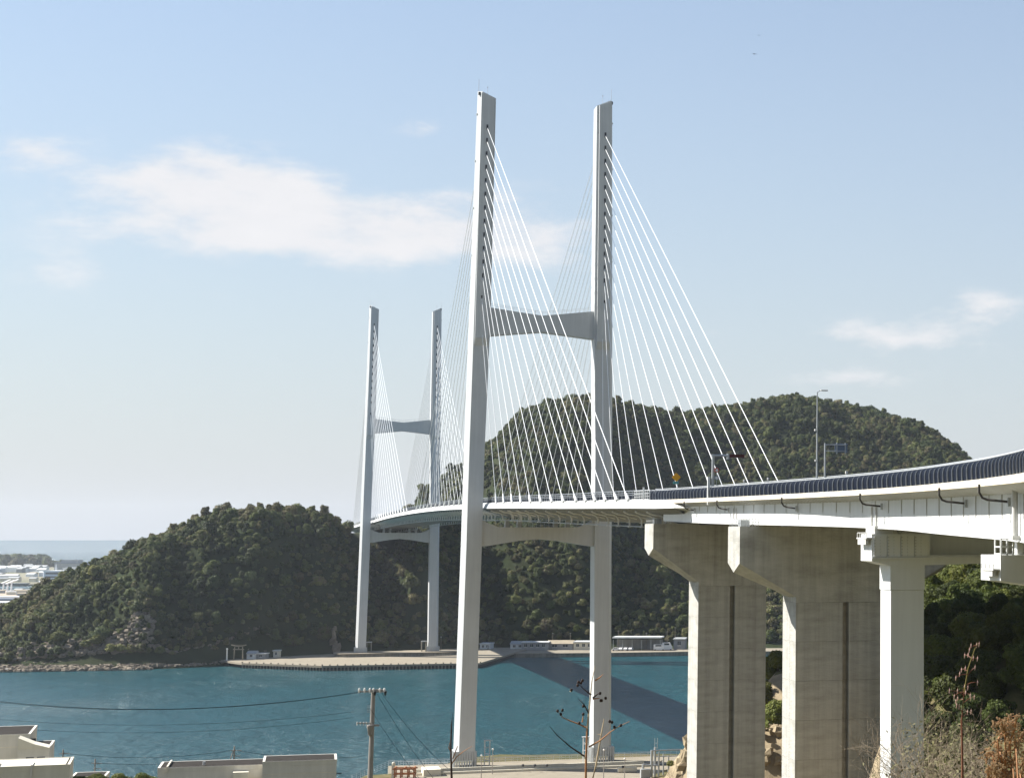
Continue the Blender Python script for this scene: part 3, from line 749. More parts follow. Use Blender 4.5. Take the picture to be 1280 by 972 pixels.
# ------------------------------------------------------------------ concrete piers
def rib_poly(hw, L, g=.40, gd=1.3):
    return [(-hw, -L), (-g, -L), (-g, -L + gd), (g, -L + gd), (g, -L), (hw, -L), (hw, L), (g, L), (g, L - gd), (-g, L - gd), (-g, L), (-hw, L)]
def concrete_pier(s, tc_, label, ztop, zcap, zneck, hcap, hcol, zgr, L, zfoot, lift=4.6):
    o = BR(s, tc_, zfoot)
    P = thing('concrete_pier', label, 'concrete pier', o, PSI, 'concrete piers of the approach viaduct')
    # hammerhead with a ridge-pointed underside at its tips
    m = MB()
    sec = []
    Lc = L + .0
    for x in (-hcap, -hcol, hcol, hcap):
        if abs(x) > hcol + .1: sec.append([(x, -Lc, ztop), (x, Lc, ztop), (x, Lc, zcap + .75), (x, 0, zcap - .35), (x, -Lc, zcap + .75)])
        else: sec.append([(x, -Lc, ztop), (x, Lc, ztop), (x, Lc, zneck + .1), (x, 0, zneck - .02), (x, -Lc, zneck + .1)])
    m.loft([[Vector((a, b, c - zfoot)) for a, b, c in r] for r in sec])
    m.build('pier_cap', M['concrete'], P)
    # neck: plain block down to the head of the groove, then cast lifts with a groove
    z = zneck; first = True
    poly = rib_poly(hcol, L)
    m = MB(); m.b2(-hcol + .01, hcol - .01, -L + .01, L - .01, zgr - zfoot, z - zfoot + .3); m.build('pier_neck', M['concrete'], P)
    z = zgr
    mes = MB(); mes.loft([[Vector((a, b, 0)) for a, b in poly], [Vector((a, b, lift - .022)) for a, b in poly]]); lm = mes.mesh('column_lift', M['concrete'])
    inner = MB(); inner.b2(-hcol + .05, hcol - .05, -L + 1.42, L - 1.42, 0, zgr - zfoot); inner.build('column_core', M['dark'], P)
    while z > zfoot:
        z -= lift; link('column_lift', lm, P, (0, 0, z - zfoot))
    # bearing shelf: small pads and a fence
    m = MB()
    for x in (-hcap + 1.2, -hcap / 2, hcap / 2, hcap - 1.2): m.box((x, 0, ztop - zfoot + .35), (1.1, 1.4, .9))
    m.build('bearing_block', M['galv'], P)
    m = MB()
    for k in range(9):
        x = -hcap + .15; y = -L + .2 + (2 * L - .4) * k / 8; m.tube([(x, y, ztop - zfoot), (x, y, ztop - zfoot + .9)], .03, 4)
    for k in range(8):
        x = -hcap + .15 + k * .35; m.tube([(x, -L + .15, ztop - zfoot), (x, -L + .15, ztop - zfoot + .9)], .03, 4)
    for h in (.45, .9):
        m.tube([(-hcap + .15, L - .2, ztop - zfoot + h), (-hcap + .15, -L + .15, ztop - zfoot + h), (-hcap + 2.7, -L + .15, ztop - zfoot + h)], .03, 4)
    m.build('shelf_railing', M['galv'], P)
    return P
concrete_pier(206, .3, 'brown-grey concrete hammerhead pier nearest the tower, first under the viaduct', 60.05, 55.7, 51.4, 12.0, 5.15, 50.9, 3.3, 7.0)
concrete_pier(266, .0, 'broader brown-grey concrete hammerhead pier directly left of the white steel pier', 59.3, 54.2, 50.9, 13.1, 6.2, 50.3, 3.0, 12.0)

# ------------------------------------------------------------------ white steel pier
o = BR(316, 0, 24)
P = thing('steel_pier', 'white painted steel portal pier with bolted crossbeam and slim square column', 'steel pier', o, PSI, 'white steel piers of the approach viaduct')
zf = 24.0
m = MB()
for sd in (-1, 1):
    ring = [(sd * 10.15, -1.6), (sd * 6.85, -1.6), (sd * 6.85, 1.6), (sd * 10.15, 1.6)]
    mm = MB(); mm.loft([[Vector((a, b, z)) for a, b in ring] for z in (0, 53.0 - zf)]); c = mm.build('column', M['white'], P)
    mm = MB(); r2 = [(sd * 10.22, -1.66), (sd * 6.78, -1.66), (sd * 6.78, 1.66), (sd * 10.22, 1.66)]
    mm.loft([[Vector((a, b, z)) for a, b in r2] for z in (53.02 - zf, 55.75 - zf)]); mm.build('column_head', M['white'], c)
mm = MB()
pr = [(-12.1, 58.3, 55.75, 1.75), (-10.4, 58.3, 55.35, 1.75), (-6.3, 58.3, 55.35, 1.75), (-6.29, 56.3, 55.35, 1.75), (0, 56.3, 55.5, 1.75), (6.29, 56.3, 55.35, 1.75), (6.3, 58.3, 55.35, 1.75), (10.4, 58.3, 55.35, 1.75), (12.1, 58.3, 55.75, 1.75)]
mm.loft([[Vector((x, -y, a_ - zf)), Vector((x, y, a_ - zf)), Vector((x, y, b_ - zf)), Vector((x, -y, b_ - zf))] for x, a_, b_, y in pr]); cbm = mm.build('crossbeam', M['white'], P)
mm = MB(); mm.b2(-6.28, 6.28, .2, 1.7, 56.31 - zf, 58.28 - zf); mm.build('upper_web', M['white'], cbm)
pm = MB(); pm.box((0, 0, 0), (1.28, .1, 2.0)); pme = pm.mesh('splice_plate', M['white'])
bo = MB()
for k in range(7): bo.box((-.55, -.09, -.85 + k * .28), (.13, .1, .13)); bo.box((.0, -.09, -.85 + k * .28), (.06, .08, .1))
bome = bo.mesh('bolt_row', M['offwhite'])
for k in (0, 1, 2, 3, 13, 14, 15, 16):
    x = -11.3 + 1.36 * k + (.2 if k > 3 else 0)
    pl = link('splice_plate', pme, cbm, (x, -1.80, 57.15 - zf)); tag(link('bolt_row', bome, pl), kind='stuff')
mm = MB(); mm.b2(-12.15, 12.15, -2.0, -1.76, 55.95 - zf, 56.1 - zf); mm.build('beam_flange', M['white'], cbm)
# upright seat box at the left tip, bearings, bracket, small platform rail
mm = MB(); mm.b2(-11.75, -9.9, -1.5, 1.3, 58.3 - zf, 59.05 - zf); sb = mm.build('seat_box', M['offwhite'], P)
mm = MB(); mm.tube([(-9.2, -1.2, 58.35 - zf), (-8.9, -1.2, 58.8 - zf), (-8.2, -1.2, 58.9 - zf)], [.3, .25, .2], 6); mm.box((-8.3, -.9, 58.75 - zf), (1.4, 1.2, .2)); mm.build('bearing', M['offwhite'], P)
for x in (-4.5, 0, 4.5, 8.5):
    mm = MB(); mm.box((x, 0, 58.6 - zf), (1.2, 1.2, .6)); mm.build('bearing', M['galv'], P)
mm = MB(); mm.box((-12.35, -.2, 57.9 - zf), (.6, 3.2, .14)); mm.box((-12.5, -.2, 57.55 - zf), (.25, 2.6, .5))
for k in range(5): mm.tube([(-12.6, -1.7 + .75 * k, 57.9 - zf), (-12.6, -1.7 + .75 * k, 58.4 - zf)], .04, 4)
mm.tube([(-12.6, -1.7, 58.4 - zf), (-12.6, 1.3, 58.4 - zf)], .04, 4); mm.build('tip_platform', M['offwhite'], P)

# nearest pier head at the right edge
o = BR(368, -7.2, 24)
P = thing('steel_pier', 'nearest white steel pier head cut off by the right edge, open bearing cage on top', 'steel pier', o, PSI, 'white steel piers of the approach viaduct')
mm = MB()
pr = [(-12.1, 56.75, 55.0), (-8.5, 56.75, 54.5), (-5, 56.75, 53.7), (5, 56.75, 53.7), (12.1, 56.75, 54.75)]
mm.loft([[Vector((x, -1.9, a_ - zf)), Vector((x, 1.9, a_ - zf)), Vector((x, 1.9, b_ - zf)), Vector((x, -1.9, b_ - zf))] for x, a_, b_ in pr]); cbm = mm.build('crossbeam', M['white'], P)
for x in (-8.9, -7.0): 
    mm = MB(); mm.box((x, -2.0, 55.9 - zf), (.12, .2, .7)); mm.build('lifting_lug', M['offwhite'], cbm)
for sd in (-1, 1):
    mm = MB(); mm.b2(sd * 3.2, sd * 6.4, -1.6, 1.6, 0, 54.2 - zf); mm.build('column', M['white'], P)
cg = MB()
for x in (-12.0, -11.55, -11.1):
    for y in (-1.7, -.6): cg.box((x, y, 57.3 - zf), (.09, .09, 1.1))
for h in (56.82, 57.3, 57.84):
    cg.box((-11.55, -1.7, h - zf), (1.0, .09, .09)); cg.box((-12.0, -1.15, h - zf), (.09, 1.1, .09))
cg.build('bearing_cage', M['white'], P)
mm = MB(); mm.box((-10.55, -1.4, 57.4 - zf), (.45, .5, 1.25)); mm.build('stop_plate', M['white'], P)
mm = MB()
for k in range(6): mm.box((-10.1 + .16 * k, -1.5, 57.35 - zf), (.07, .3, 1.1))
mm.build('louvre', M['offwhite'], P)
mm = MB(); mm.tube([(-9.2, -1.4, 57.0 - zf), (-8.6, -1.4, 57.25 - zf), (-6, -1.4, 57.25 - zf)], .3, 8); mm.build('bearing', M['offwhite'], P)
mm = MB(); mm.box((-12.35, -.6, 55.75 - zf), (.5, 2.4, .12)); mm.box((-12.4, -.6, 55.5 - zf), (.3, 1.8, .4))
for k in range(4): mm.tube([(-12.55, -1.7 + .75 * k, 55.8 - zf), (-12.55, -1.7 + .75 * k, 56.15 - zf)], .04, 4)
mm.build('tip_platform', M['offwhite'], P)

# ------------------------------------------------------------------ things standing on the deck
def deck_pt(x, t_, y=610):
    s, z = s_at(x, y, t_); return s, BR(s, t_, ZE(s) + .02)
s, o = deck_pt(1021, -11.6)
T_ = thing('street_lamp', 'tall thin street lamp rising above the dark parapet against the hill', 'street lamp', o, PSI)
m = MB(); m.tube([(0, 0, 0), (.0, 0, 5), (.0, 0, 10.6)], [.11, .09, .06], 8); m.build('pole', M['galv'], T_)
m = MB(); m.tube([(0, 0, 10.55), (.25, 0, 10.75), (.8, 0, 10.8)], .045, 6); m.build('arm', M['galv'], T_)
m = MB(); m.box((.75, 0, 10.78), (.75, .3, .12)); m.build('lamp_head', M['insul'], T_)
m = MB(); m.box((-.15, 0, 6.6), (.28, .2, .2)); m.box((-.12, 0, 3.4), (.2, .2, .18)); m.build('fitting', M['insul'], T_)
s, o = deck_pt(1031, -11.6)
T_ = thing('road_sign', 'bracket-arm road sign seen from behind, right of the tall street lamp', 'road sign', o, PSI)
m = MB(); m.tube([(0, 0, 0), (0, 0, 5.1)], [.11, .09], 8); m.build('pole', M['galv'], T_)
m = MB(); m.tube([(0, 0, 4.95), (2.3, 0, 4.95)], .05, 5); m.tube([(0, 0, 4.3), (2.3, 0, 4.3)], .05, 5); m.build('arm', M['galv'], T_)
m = MB(); m.b2(1.1, 2.45, .08, .13, 4.15, 5.1); pn = m.build('sign_panel', M['signback'], T_)
m = MB()
for x in (1.3, 2.2): m.b2(x - .04, x + .04, -.02, .079, 4.0, 5.15)
m.build('panel_stiffener', M['galv'], pn)
s, o = deck_pt(891, -11.6)
T_ = thing('sign_gantry', 'bracket-arm post carrying a long dark red sign board over the road', 'sign gantry', o, PSI)
m = MB(); m.tube([(0, 0, 0), (0, 0, 5.6)], [.2, .18], 8); m.build('pole', M['galv'], T_)
m = MB(); m.tube([(-.2, 0, 5.45), (2.1, 0, 5.45)], .16, 6); m.box((1.95, 0, 5.35), (.25, .4, .7)); m.build('arm', M['galv'], T_)
m = MB(); m.b2(2.1, 4.1, -.18, .18, 5.2, 5.62); m.build('sign_board', M['ledred'], T_)
m = MB(); m.box((-.55, 0, .9), (.32, .32, 3.6)); m.build('control_cabinet', M['white'], T_)
s, o = deck_pt(846, -11.4)
T_ = thing('warning_sign', 'round yellow warning sign over a small teal board, between the stay cables', 'warning sign', o, PSI)
m = MB(); m.tube([(.1, 0, 0), (.1, 0, 2.9)], .05, 6); m.build('pole', M['galv'], T_)
m = MB(); rr = []
for k in range(16):
    a = 2 * math.pi * k / 16; q = .52 + .08 * math.cos(4 * a); rr.append((q * math.cos(a), q * math.sin(a)))
m.loft([[Vector((-.1 + x, -.1, 3.1 + z)) for x, z in rr], [Vector((-.1 + x, -.04, 3.1 + z)) for x, z in rr]]); m.build('sign_face', M['yellow'], T_)
m = MB(); m.b2(-.55, .25, -.08, -.03, 2.15, 2.5); m.build('lower_board', M['teal'], T_)
s, o = deck_pt(895.5, -11.2)
T_ = thing('speed_sign', 'small round white sign on a thin post just right of the sign gantry', 'road sign', o, PSI)
m = MB(); m.tube([(0, 0, 0), (0, 0, 3.6)], .04, 6); m.build('pole', M['galv'], T_)
for z_, mt in ((3.55, 'redwhite'), (2.55, 'signback')):
    m = MB(); m.loft([[Vector((.3 * math.cos(2 * math.pi * k / 14), y, z_ + .3 * math.sin(2 * math.pi * k / 14))) for k in range(14)] for y in (-.1, -.06)]); dsc = m.build('sign_disc', M[mt], T_)
    m = MB(); m.loft([[Vector((.19 * math.cos(2 * math.pi * k / 14), y, z_ + .19 * math.sin(2 * math.pi * k / 14))) for k in range(14)] for y in (-.115, -.101)]); m.build('disc_face', M['insul'], dsc)
for x, lab, h in ((1138 - 80, 'short thin post on the viaduct right of the road sign', 1.9), (960, 'short white marker post on the parapet near the last stay cable', 1.9), (930, 'short white marker post on the parapet left of the last stay cable', 1.9)):
    s, o = deck_pt(x, -11.5)
    T_ = thing('marker_post', lab, 'post', o, PSI)
    m = MB(); m.tube([(0, 0, 0), (0, 0, h)], .045, 6); m.build('pole', M['galv'], T_)
    m = MB(); m.box((0, 0, h), (.2, .16, .28)); m.build('reflector', M['insul'], T_)

# ------------------------------------------------------------------ trees
def crown_mesh(name, seed, rad, height, nleaf, leaf, nl, mat, core=True):
    """lumpy crown: leaf-sized faces spread over and inside several lobes, around dark inner masses"""
    rng = random.Random(seed)
    lobes = []
    for k in range(nl):
        a = rng.uniform(0, 2 * math.pi); q = rng.uniform(0.1, 0.72); h = rng.uniform(0.35, 0.9)
        rr = rng.uniform(.20, .46) * rad * (1.15 - 0.45 * h)
        lobes.append((Vector((math.cos(a) * q * rad * (1.15 - .5 * h), math.sin(a) * q * rad * (1.15 - .5 * h), h * height * .9)), rr))
    lobes.append((Vector((0, 0, height * .60)), rad * .55)); lobes.append((Vector((0, 0, height * .36)), rad * .62))
    m = MB()
    if core:
        for c, r_ in lobes:
            m.ball(c, r_ * .78, (1, 1, .85), 7, 5)
    tot = sum(r_ * r_ for c, r_ in lobes)
    for c, r_ in lobes:
        for k in range(int(nleaf * r_ * r_ / tot)):
            while True:
                d = Vector((rng.gauss(0, 1), rng.gauss(0, 1), rng.gauss(0, 1)))
                if d.length > .01: break
            d.normalize()
            if d.z < -.45: d.z = -d.z
            bump = 1 + .13 * mnoise.noise(d * 2.6 + c)
            p = c + Vector((d.x, d.y, d.z * .85)) * r_ * rng.uniform(.82, 1.08) * bump
            nrm = (d + Vector((rng.uniform(-.8, .8), rng.uniform(-.8, .8), rng.uniform(-.5, .9)))).normalized()
            a = nrm.cross(Vector((0, 0, 1)))
            if a.length < .1: a = Vector((1, 0, 0))
            a.normalize(); b = nrm.cross(a); q = leaf * rng.uniform(.6, 1.3); q2 = q * rng.uniform(.45, .8)
            an = rng.uniform(0, 6.28); a, b = a * math.cos(an) + b * math.sin(an), b * math.cos(an) - a * math.sin(an)
            m.add([p - a * q, p - b * q2, p + a * q, p + b * q2], [(0, 1, 2, 3)])
    me = bpy.data.meshes.new(name); me.from_pydata(m.v, [], m.f); me.materials.append(mat); me.update()
    return me
def trunk_mesh(name, seed, h, r_, spread):
    rng = random.Random(seed); m = MB()
    m.tube([(0, 0, -1.0), (rng.uniform(-.2, .2), rng.uniform(-.2, .2), h * .4), (rng.uniform(-.4, .4), rng.uniform(-.4, .4), h * .8)], [r_ * 1.3, r_, r_ * .5], 6)
    for k in range(5):
        a = rng.uniform(0, 6.28); z = h * rng.uniform(.25, .5)
        m.tube([(0, 0, z), (math.cos(a) * spread * .4, math.sin(a) * spread * .4, z + h * .18), (math.cos(a) * spread * .75, math.sin(a) * spread * .75, z + h * .4)], [r_ * .6, r_ * .4, r_ * .15], 5)
    return m.mesh(name, M['bark'])
FAR = [crown_mesh('crown_%d' % k, 40 + k, rd, hh, 820, .36, nl, M['leaf']) for k, (rd, hh, nl) in enumerate([(3.6, 6.4, 10), (4.3, 6.8, 14), (3.0, 7.4, 9), (4.8, 5.6, 15), (3.4, 5.2, 10)])]
FTR = [trunk_mesh('trunk_%d' % k, 70 + k, 5.0, .2, 2.6) for k in range(3)]
rngf = random.Random(11)
BR_X = lambda Y: N0.x - (Y - N0.y) / U.y * -U.x
cand = []
BARE_ROCK = [(0, 22, 2.6), (96, 18, 3.0), (420, 10, 20)]
def is_clear(X, Y, z):
    # clearing where the bridge deck crosses the crest and where the far tower stands
    d = Vector((X, Y, 0)) - N0; t_ = d.dot(RT); s_ = -d.dot(U)
    if abs(t_) < 19 and -760 < s_ < -460 and z > 54: return True
    if abs(t_) < 26 and abs(s_ + 480) < 18: return True
    return False
xp = -300.0
cells = {}
def ok_spot(X, Y, dmin):
    c = (int(X // 4), int(Y // 4))
    for i in range(-2, 3):
        for j in range(-2, 3):
            for (a, b) in cells.get((c[0] + i, c[1] + j), ()):
                if (a - X)**2 + (b - Y)**2 < dmin * dmin: return False
    cells.setdefault(c, []).append((X, Y)); return True
tries = 0
while tries < 170000:
    tries += 1
    xp = rngf.uniform(-260, 1420); yr = YRID(xp); ysh = YSHO(xp)
    Y = ysh + 3 + 25 * sstep(520, 590, xp) + (yr + 25 - ysh) * rngf.random()
    X = (xp - CX) / F_PX * Y
    hidden = xp > 1245 or (905 < xp < 1095 and Y < 1180)
    z = hill_z(X, Y)
    if z < 2.15 or is_clear(X, Y, z): continue
    sc_ = (rngf.uniform(.5, 1.0) if rngf.random() < .6 else rngf.uniform(.9, 1.45)) * (1.0 if xp > 450 else .88)
    if xp > 450: sc_ *= .84 if z > 45 else .95
    if 108 < xp < 168 and Y < YSHO(xp) + 11: continue
    if not ok_spot(X, Y, 3.5 * sc_ + .5): continue
    cand.append((Y, X, z, sc_, xp))
cand.sort()
# individually built: the trees that show largest
single = [c for c in cand if -20 < c[4] < 900][:290]
sset = set(id(c) for c in single)
rest = [c for c in cand if id(c) not in sset]
KINDS = ['round-crowned tree', 'broad-crowned tree', 'tall narrow-crowned tree', 'wide low-crowned tree', 'small bushy tree']
def place_words(x, Y, ysh):
    q = Y - ysh
    row = 'at the water edge' if q < 12 else ('above the shore' if q < 30 else 'on the slope')
    for lim, wd in ((30, 'at the left end of the left hill'), (80, 'above the light cliffs of the left hill'), (125, 'round the rocky spur of the left hill'), (175, 'above the yellow-green bamboo clumps'), (225, 'right of the bamboo clumps'),
                    (275, 'behind the pale rock stack'), (335, 'behind the torii gate and huts'), (425, 'behind the long quay'), (470, 'behind the left foot of the far tower'), (560, 'behind the right foot of the far tower'),
                    (635, 'behind the small white cabin'), (750, 'behind the harbour sheds'), (2000, 'behind the open canopy')):
        if x < lim: return row + ' ' + wd
for i, (Y, X, z, sc_, xp_) in enumerate(single):
    k = rngf.randrange(5)
    T_ = thing('broadleaf_tree', KINDS[k] + ' ' + place_words(xp_, Y, YSHO(xp_)), 'tree', (X, Y, z - .8), rngf.uniform(0, 6.28), 'trees at the foot of the far wooded hills')
    T_.scale = (sc_, sc_, sc_ * rngf.uniform(.85, 1.15))
    link('crown', FAR[k], T_); link('trunk', FTR[k % 3], T_)
def scatter(name, pts, protos, label, cat):
    """one object of stuff: points with scale, turn and kind, grown by geometry nodes"""
    me = bpy.data.meshes.new(name); me.from_pydata([(p[1], p[0], p[2] - .8) for p in pts], [], [])
    rg = random.Random(5)
    me.attributes.new('siz', 'FLOAT_VECTOR', 'POINT').data.foreach_set('vector', [v for p in pts for v in (p[3], p[3], p[3] * rg.uniform(.85, 1.15))])
    me.attributes.new('turn', 'FLOAT_VECTOR', 'POINT').data.foreach_set('vector', [v for p in pts for v in (rg.uniform(-.08, .08), rg.uniform(-.08, .08), rg.uniform(0, 6.28))])
    me.attributes.new('kind_no', 'INT', 'POINT').data.foreach_set('value', [rg.randrange(len(protos)) for p in pts])
    o = link(name, me)
    ng = bpy.data.node_groups.new(name, 'GeometryNodeTree')
    ng.interface.new_socket('Geometry', in_out='INPUT', socket_type='NodeSocketGeometry'); ng.interface.new_socket('Geometry', in_out='OUTPUT', socket_type='NodeSocketGeometry')
    gi = ng.nodes.new('NodeGroupInput'); go = ng.nodes.new('NodeGroupOutput')
    jn = ng.nodes.new('GeometryNodeJoinGeometry')
    for po in reversed(protos):
        oi = ng.nodes.new('GeometryNodeObjectInfo'); oi.transform_space = 'ORIGINAL'; oi.inputs['Object'].default_value = po; oi.inputs['As Instance'].default_value = True
        ng.links.new(oi.outputs['Geometry'], jn.inputs[0])
    ip = ng.nodes.new('GeometryNodeInstanceOnPoints'); ip.inputs['Pick Instance'].default_value = True
    def attr(nm, ty):
        n_ = ng.nodes.new('GeometryNodeInputNamedAttribute'); n_.data_type = ty; n_.inputs[0].default_value = nm
        return n_.outputs['Attribute']
    ng.links.new(gi.outputs[0], ip.inputs['Points']); ng.links.new(jn.outputs[0], ip.inputs['Instance'])
    ng.links.new(attr('kind_no', 'INT'), ip.inputs['Instance Index']); ng.links.new(attr('turn', 'FLOAT_VECTOR'), ip.inputs['Rotation']); ng.links.new(attr('siz', 'FLOAT_VECTOR'), ip.inputs['Scale'])
    ng.links.new(ip.outputs[0], go.inputs[0])
    md = o.modifiers.new('scatter', 'NODES'); md.node_group = ng
    return tag(o, label, cat, kind='stuff')
protos = []
for k in range(5):
    for o_ in SC.objects:
        if o_.name.startswith('crown') and o_.data == FAR[k]: protos.append(o_); break
left_w = [c for c in rest if c[4] < 455]; right_w = [c for c in rest if c[4] >= 455]
scatter('woodland', left_w, protos, 'dense evergreen woodland covering the low hill left of the far tower', 'woodland')
scatter('woodland', right_w, protos, 'dense evergreen woodland covering the two high hills behind the bridge', 'woodland')
print('trees', len(cand))

# shrubs in yellow green and a pale dead spire on the shore
SH = [crown_mesh('shrub_crown_%d' % k, 90 + k, 2.4, 3.6, 420, .34, 6, M['bamboo']) for k in range(2)]
for i, (x, Yd, sc_, lab) in enumerate([(118, 10, .9, 'leftmost yellow-green bamboo clump above the shore rocks of the left hill'), (132, 11, 1.1, 'tall yellow-green bamboo clump above the shore rocks of the left hill'),
                                       (148, 7, 1.0, 'yellow-green bamboo clump in the middle of the row above the shore rocks'), (160, 7, .9, 'rightmost yellow-green bamboo clump above the shore rocks'),
                                       (84, 16, 1.3, 'pale green clump on the rocky spur of the left hill'), (125, 52, 1.5, 'light green bushy clump halfway up the left end of the hill'), (1, 4, .8, 'pale green clump at the left picture edge above the shore')]):
    Y = YSHO(x) + (Yd - 4 if Yd < 20 else Yd); X = (x - CX) / F_PX * Y; sc_ *= 1.35
    T_ = thing('bamboo_clump', lab, 'shrub', (X, Y, hill_z(X, Y) + 1.2), i, 'yellow-green clumps on the left hill'); T_.scale = (sc_ * 1.5, sc_, sc_ * .9)
    link('foliage', SH[i % 2], T_)
    if i < 2: link('stem', FTR[0], T_, scale=(.4, .4, .4))

# shore rocks (countless: one object) and the bigger boulders as things
def rock_geo(m, c, r_, rng, sq=.7):
    n, k = 6, 4; rings = []
    for i in range(1, k):
        ph = math.pi * i / k
        rings.append([c + Vector((math.sin(ph) * math.cos(6.283 * j / n), math.sin(ph) * math.sin(6.283 * j / n), -math.cos(ph) * sq)) * r_ * rng.uniform(.65, 1.25) for j in range(n)])
    m.loft(rings)
rg = random.Random(3)
m = MB()
for i in range(4200):
    x = rg.uniform(-30, 230) if i < 3500 else rg.uniform(230, 345)
    d = rg.uniform(-11, 14) if x < 200 else rg.uniform(-5, 5)
    Y = YSHO(x) + d; X = (x - CX) / F_PX * Y
    r_ = rg.choice([.5, .7, .9, 1.3, 1.8]) * (1 if x < 215 else .7)
    rock_geo(m, Vector((X, Y, max(hill_z(X, Y), -.1) * (.6 if d < 4 else .97) + r_ * .2)), r_, rg)
tag(m.build('shore_rocks', M['rock']), 'brown broken rocks strewn along the foot of the left hill', 'rocks', kind='stuff')
for i, (x, z, r_, lab) in enumerate([(36, 8, 3.2, 'pale crag standing above the shore rocks near the left end'), (96, 11, 3.8, 'steep grey crag beneath the pale green clump on the spur'), (88, 6, 3.4, 'leaning crag at the foot of the rocky spur'), (8, 7, 4.0, 'light cliff knob at the left picture edge'),
                                     (130, 3, 2.3, 'broad flat boulder in front of the bamboo clumps'), (150, 3.2, 2.2, 'flat-topped boulder at the right of the bamboo clumps'), (64, 3, 2.1, 'low boulder left of the rocky spur'), (237, 4, 2.6, 'pale pointed rock stack beside the shrine quay')]):
    Y = YSHO(x) + (3 if z < 5 else 7); X = (x - CX) / F_PX * Y
    m = MB()
    for q in range(5): rock_geo(m, Vector((rg.uniform(-.5, .5) * r_, rg.uniform(-.3, .3) * r_, q * z * .22 - z * .4)), r_ * (1.05 - q * .14), rg, .9)
    tag(m.build('boulder', M['rock'], None, loc=(X, Y, z * .6)), lab, 'rock', 'large rocks on the left shore')
# rock scars on the slopes
for x, y, Yq, w_, h_, lab in ((282, 642, 978, 5, 3.0, 'reddish bare rock outcrop at the top of the left hill'), (418, 790, 955, 3.4, 13, 'pale concrete-faced rock scar above the quay left of the far tower')):
    p = at(x, y, Yq); m = MB(); zz = hill_z(p.x, p.y)
    for q in range(12): rock_geo(m, Vector((rg.uniform(-1, 1) * w_ * (.9 - .8 * q / 12 if y > 700 else .9), rg.uniform(-1, 1), q / 12 * h_)), w_ * (.55 - .3 * q / 12), rg, 1.5)
    tag(m.build('rock_outcrop', M['rock'], None, loc=(p.x, p.y, zz + (1.2 if y < 700 else -1))), lab, 'rock')

# ------------------------------------------------------------------ far quay below the far tower
Q = thing('far_quay', 'long low concrete quay on dark piles under the far tower', 'quay', (-250, 905, 0))
def ql(x, y, z): return Vector((x + 250, y - 905, z))
pa, pb, pc, pd = atz(302, 829, 2.0), atz(402, 832.5, 2.0), atz(600, 829, 2.0), atz(602, 823, 2.0)
m = MB()
outline = [(pa.x, pa.y), (pb.x, pb.y), (pc.x, pc.y), (pd.x + 6, pd.y + 30), (pd.x + 6, 1010), (-330, 1010), (-340, 925)]
m.loft([[ql(x, y, 1.45) for x, y in outline], [ql(x, y, 2.3) for x, y in outline]]); m.build('deck_slab', M['quay'], Q)
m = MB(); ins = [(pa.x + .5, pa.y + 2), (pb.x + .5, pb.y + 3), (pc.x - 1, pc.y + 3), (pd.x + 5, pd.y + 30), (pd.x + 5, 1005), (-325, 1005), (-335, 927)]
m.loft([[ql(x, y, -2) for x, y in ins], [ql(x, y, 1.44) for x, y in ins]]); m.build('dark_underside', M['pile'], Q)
pm_ = MB(); pm_.box((0, 0, -.35), (.5, .5, 3.6)); pme_ = pm_.mesh('pile', M['quaywall'])
for A, B_, n in ((pa, pb, 26), (pb, pc, 44)):
    for k in range(n):
        p = A + (B_ - A) * (k / n); link('pile', pme_, Q, ql(p.x + .3, p.y + .5, 0))
m = MB()
for k in range(22):
    p = pb + (pc - pb) * (k / 21); m.box(ql(p.x, p.y + .9, 2.55), (.5, .5, .5))
for k in range(12):
    p = pa + (pb - pa) * (k / 11); m.box(ql(p.x, p.y + .9, 2.55), (.5, .5, .5))
tag(m.build('mooring_block', M['quay'], Q), kind='stuff')
# raised plinth with rounded ends that carries the far tower
c = BR(-480, 0, 0)
PL = thing('tower_plinth', 'raised concrete plinth with rounded end under the far tower', 'plinth', (c.x, c.y, 2.3), PSI, 'plinths of the bridge towers')
def stadium(hx, hy, n=10):
    pts = []
    for k in range(n + 1):
        a = -math.pi / 2 + math.pi * k / n; pts.append((hx + math.cos(a) * hy * .7, math.sin(a) * hy))
    for k in range(n + 1):
        a = math.pi / 2 + math.pi * k / n; pts.append((-hx + math.cos(a) * hy * .7, math.sin(a) * hy))
    return pts
m = MB(); sdm = stadium(22, 9.5); m.loft([[Vector((x, y, 0)) for x, y in sdm], [Vector((x, y, 1.3)) for x, y in sdm]]); m.build('plinth_wall', M['quaywall'], PL)
m = MB(); sdm = stadium(22.3, 9.9); m.loft([[Vector((x, y, 1.31)) for x, y in sdm], [Vector((x, y, 1.7)) for x, y in sdm]]); m.build('coping', M['quay'], PL)
for x in (-12.9, 12.5):
    p = BR(-480, x, 4.0) - U * 1
    T_ = thing('gatehouse', 'narrow %s concrete door frame beside the foot of the far tower' % ('left' if x < 0 else 'right'), 'shelter', p, PSI)
    m = MB(); m.box((-1, 0, 2.3), (.5, 1.4, 4.6)); m.build('side_wall', M['quaywall'], T_)
    m = MB(); m.box((1, 0, 2.3), (.5, 1.4, 4.6)); m.build('side_wall', M['quaywall'], T_)
    m = MB(); m.box((0, 0, 4.8), (2.6, 1.6, .4)); m.build('lintel', M['galv'], T_)
p = BR(-480, 20.6, 4.0)
T_ = thing('quay_post', 'thin post right of the far tower foot', 'post', p); m = MB(); m.tube([(0, 0, 0), (0, 0, 6.5)], .12, 6); m.build('pole', M['quay'], T_); m = MB(); m.box((0, 0, 6.6), (.5, .3, .4)); m.build('lamp_head', M['galv'], T_)

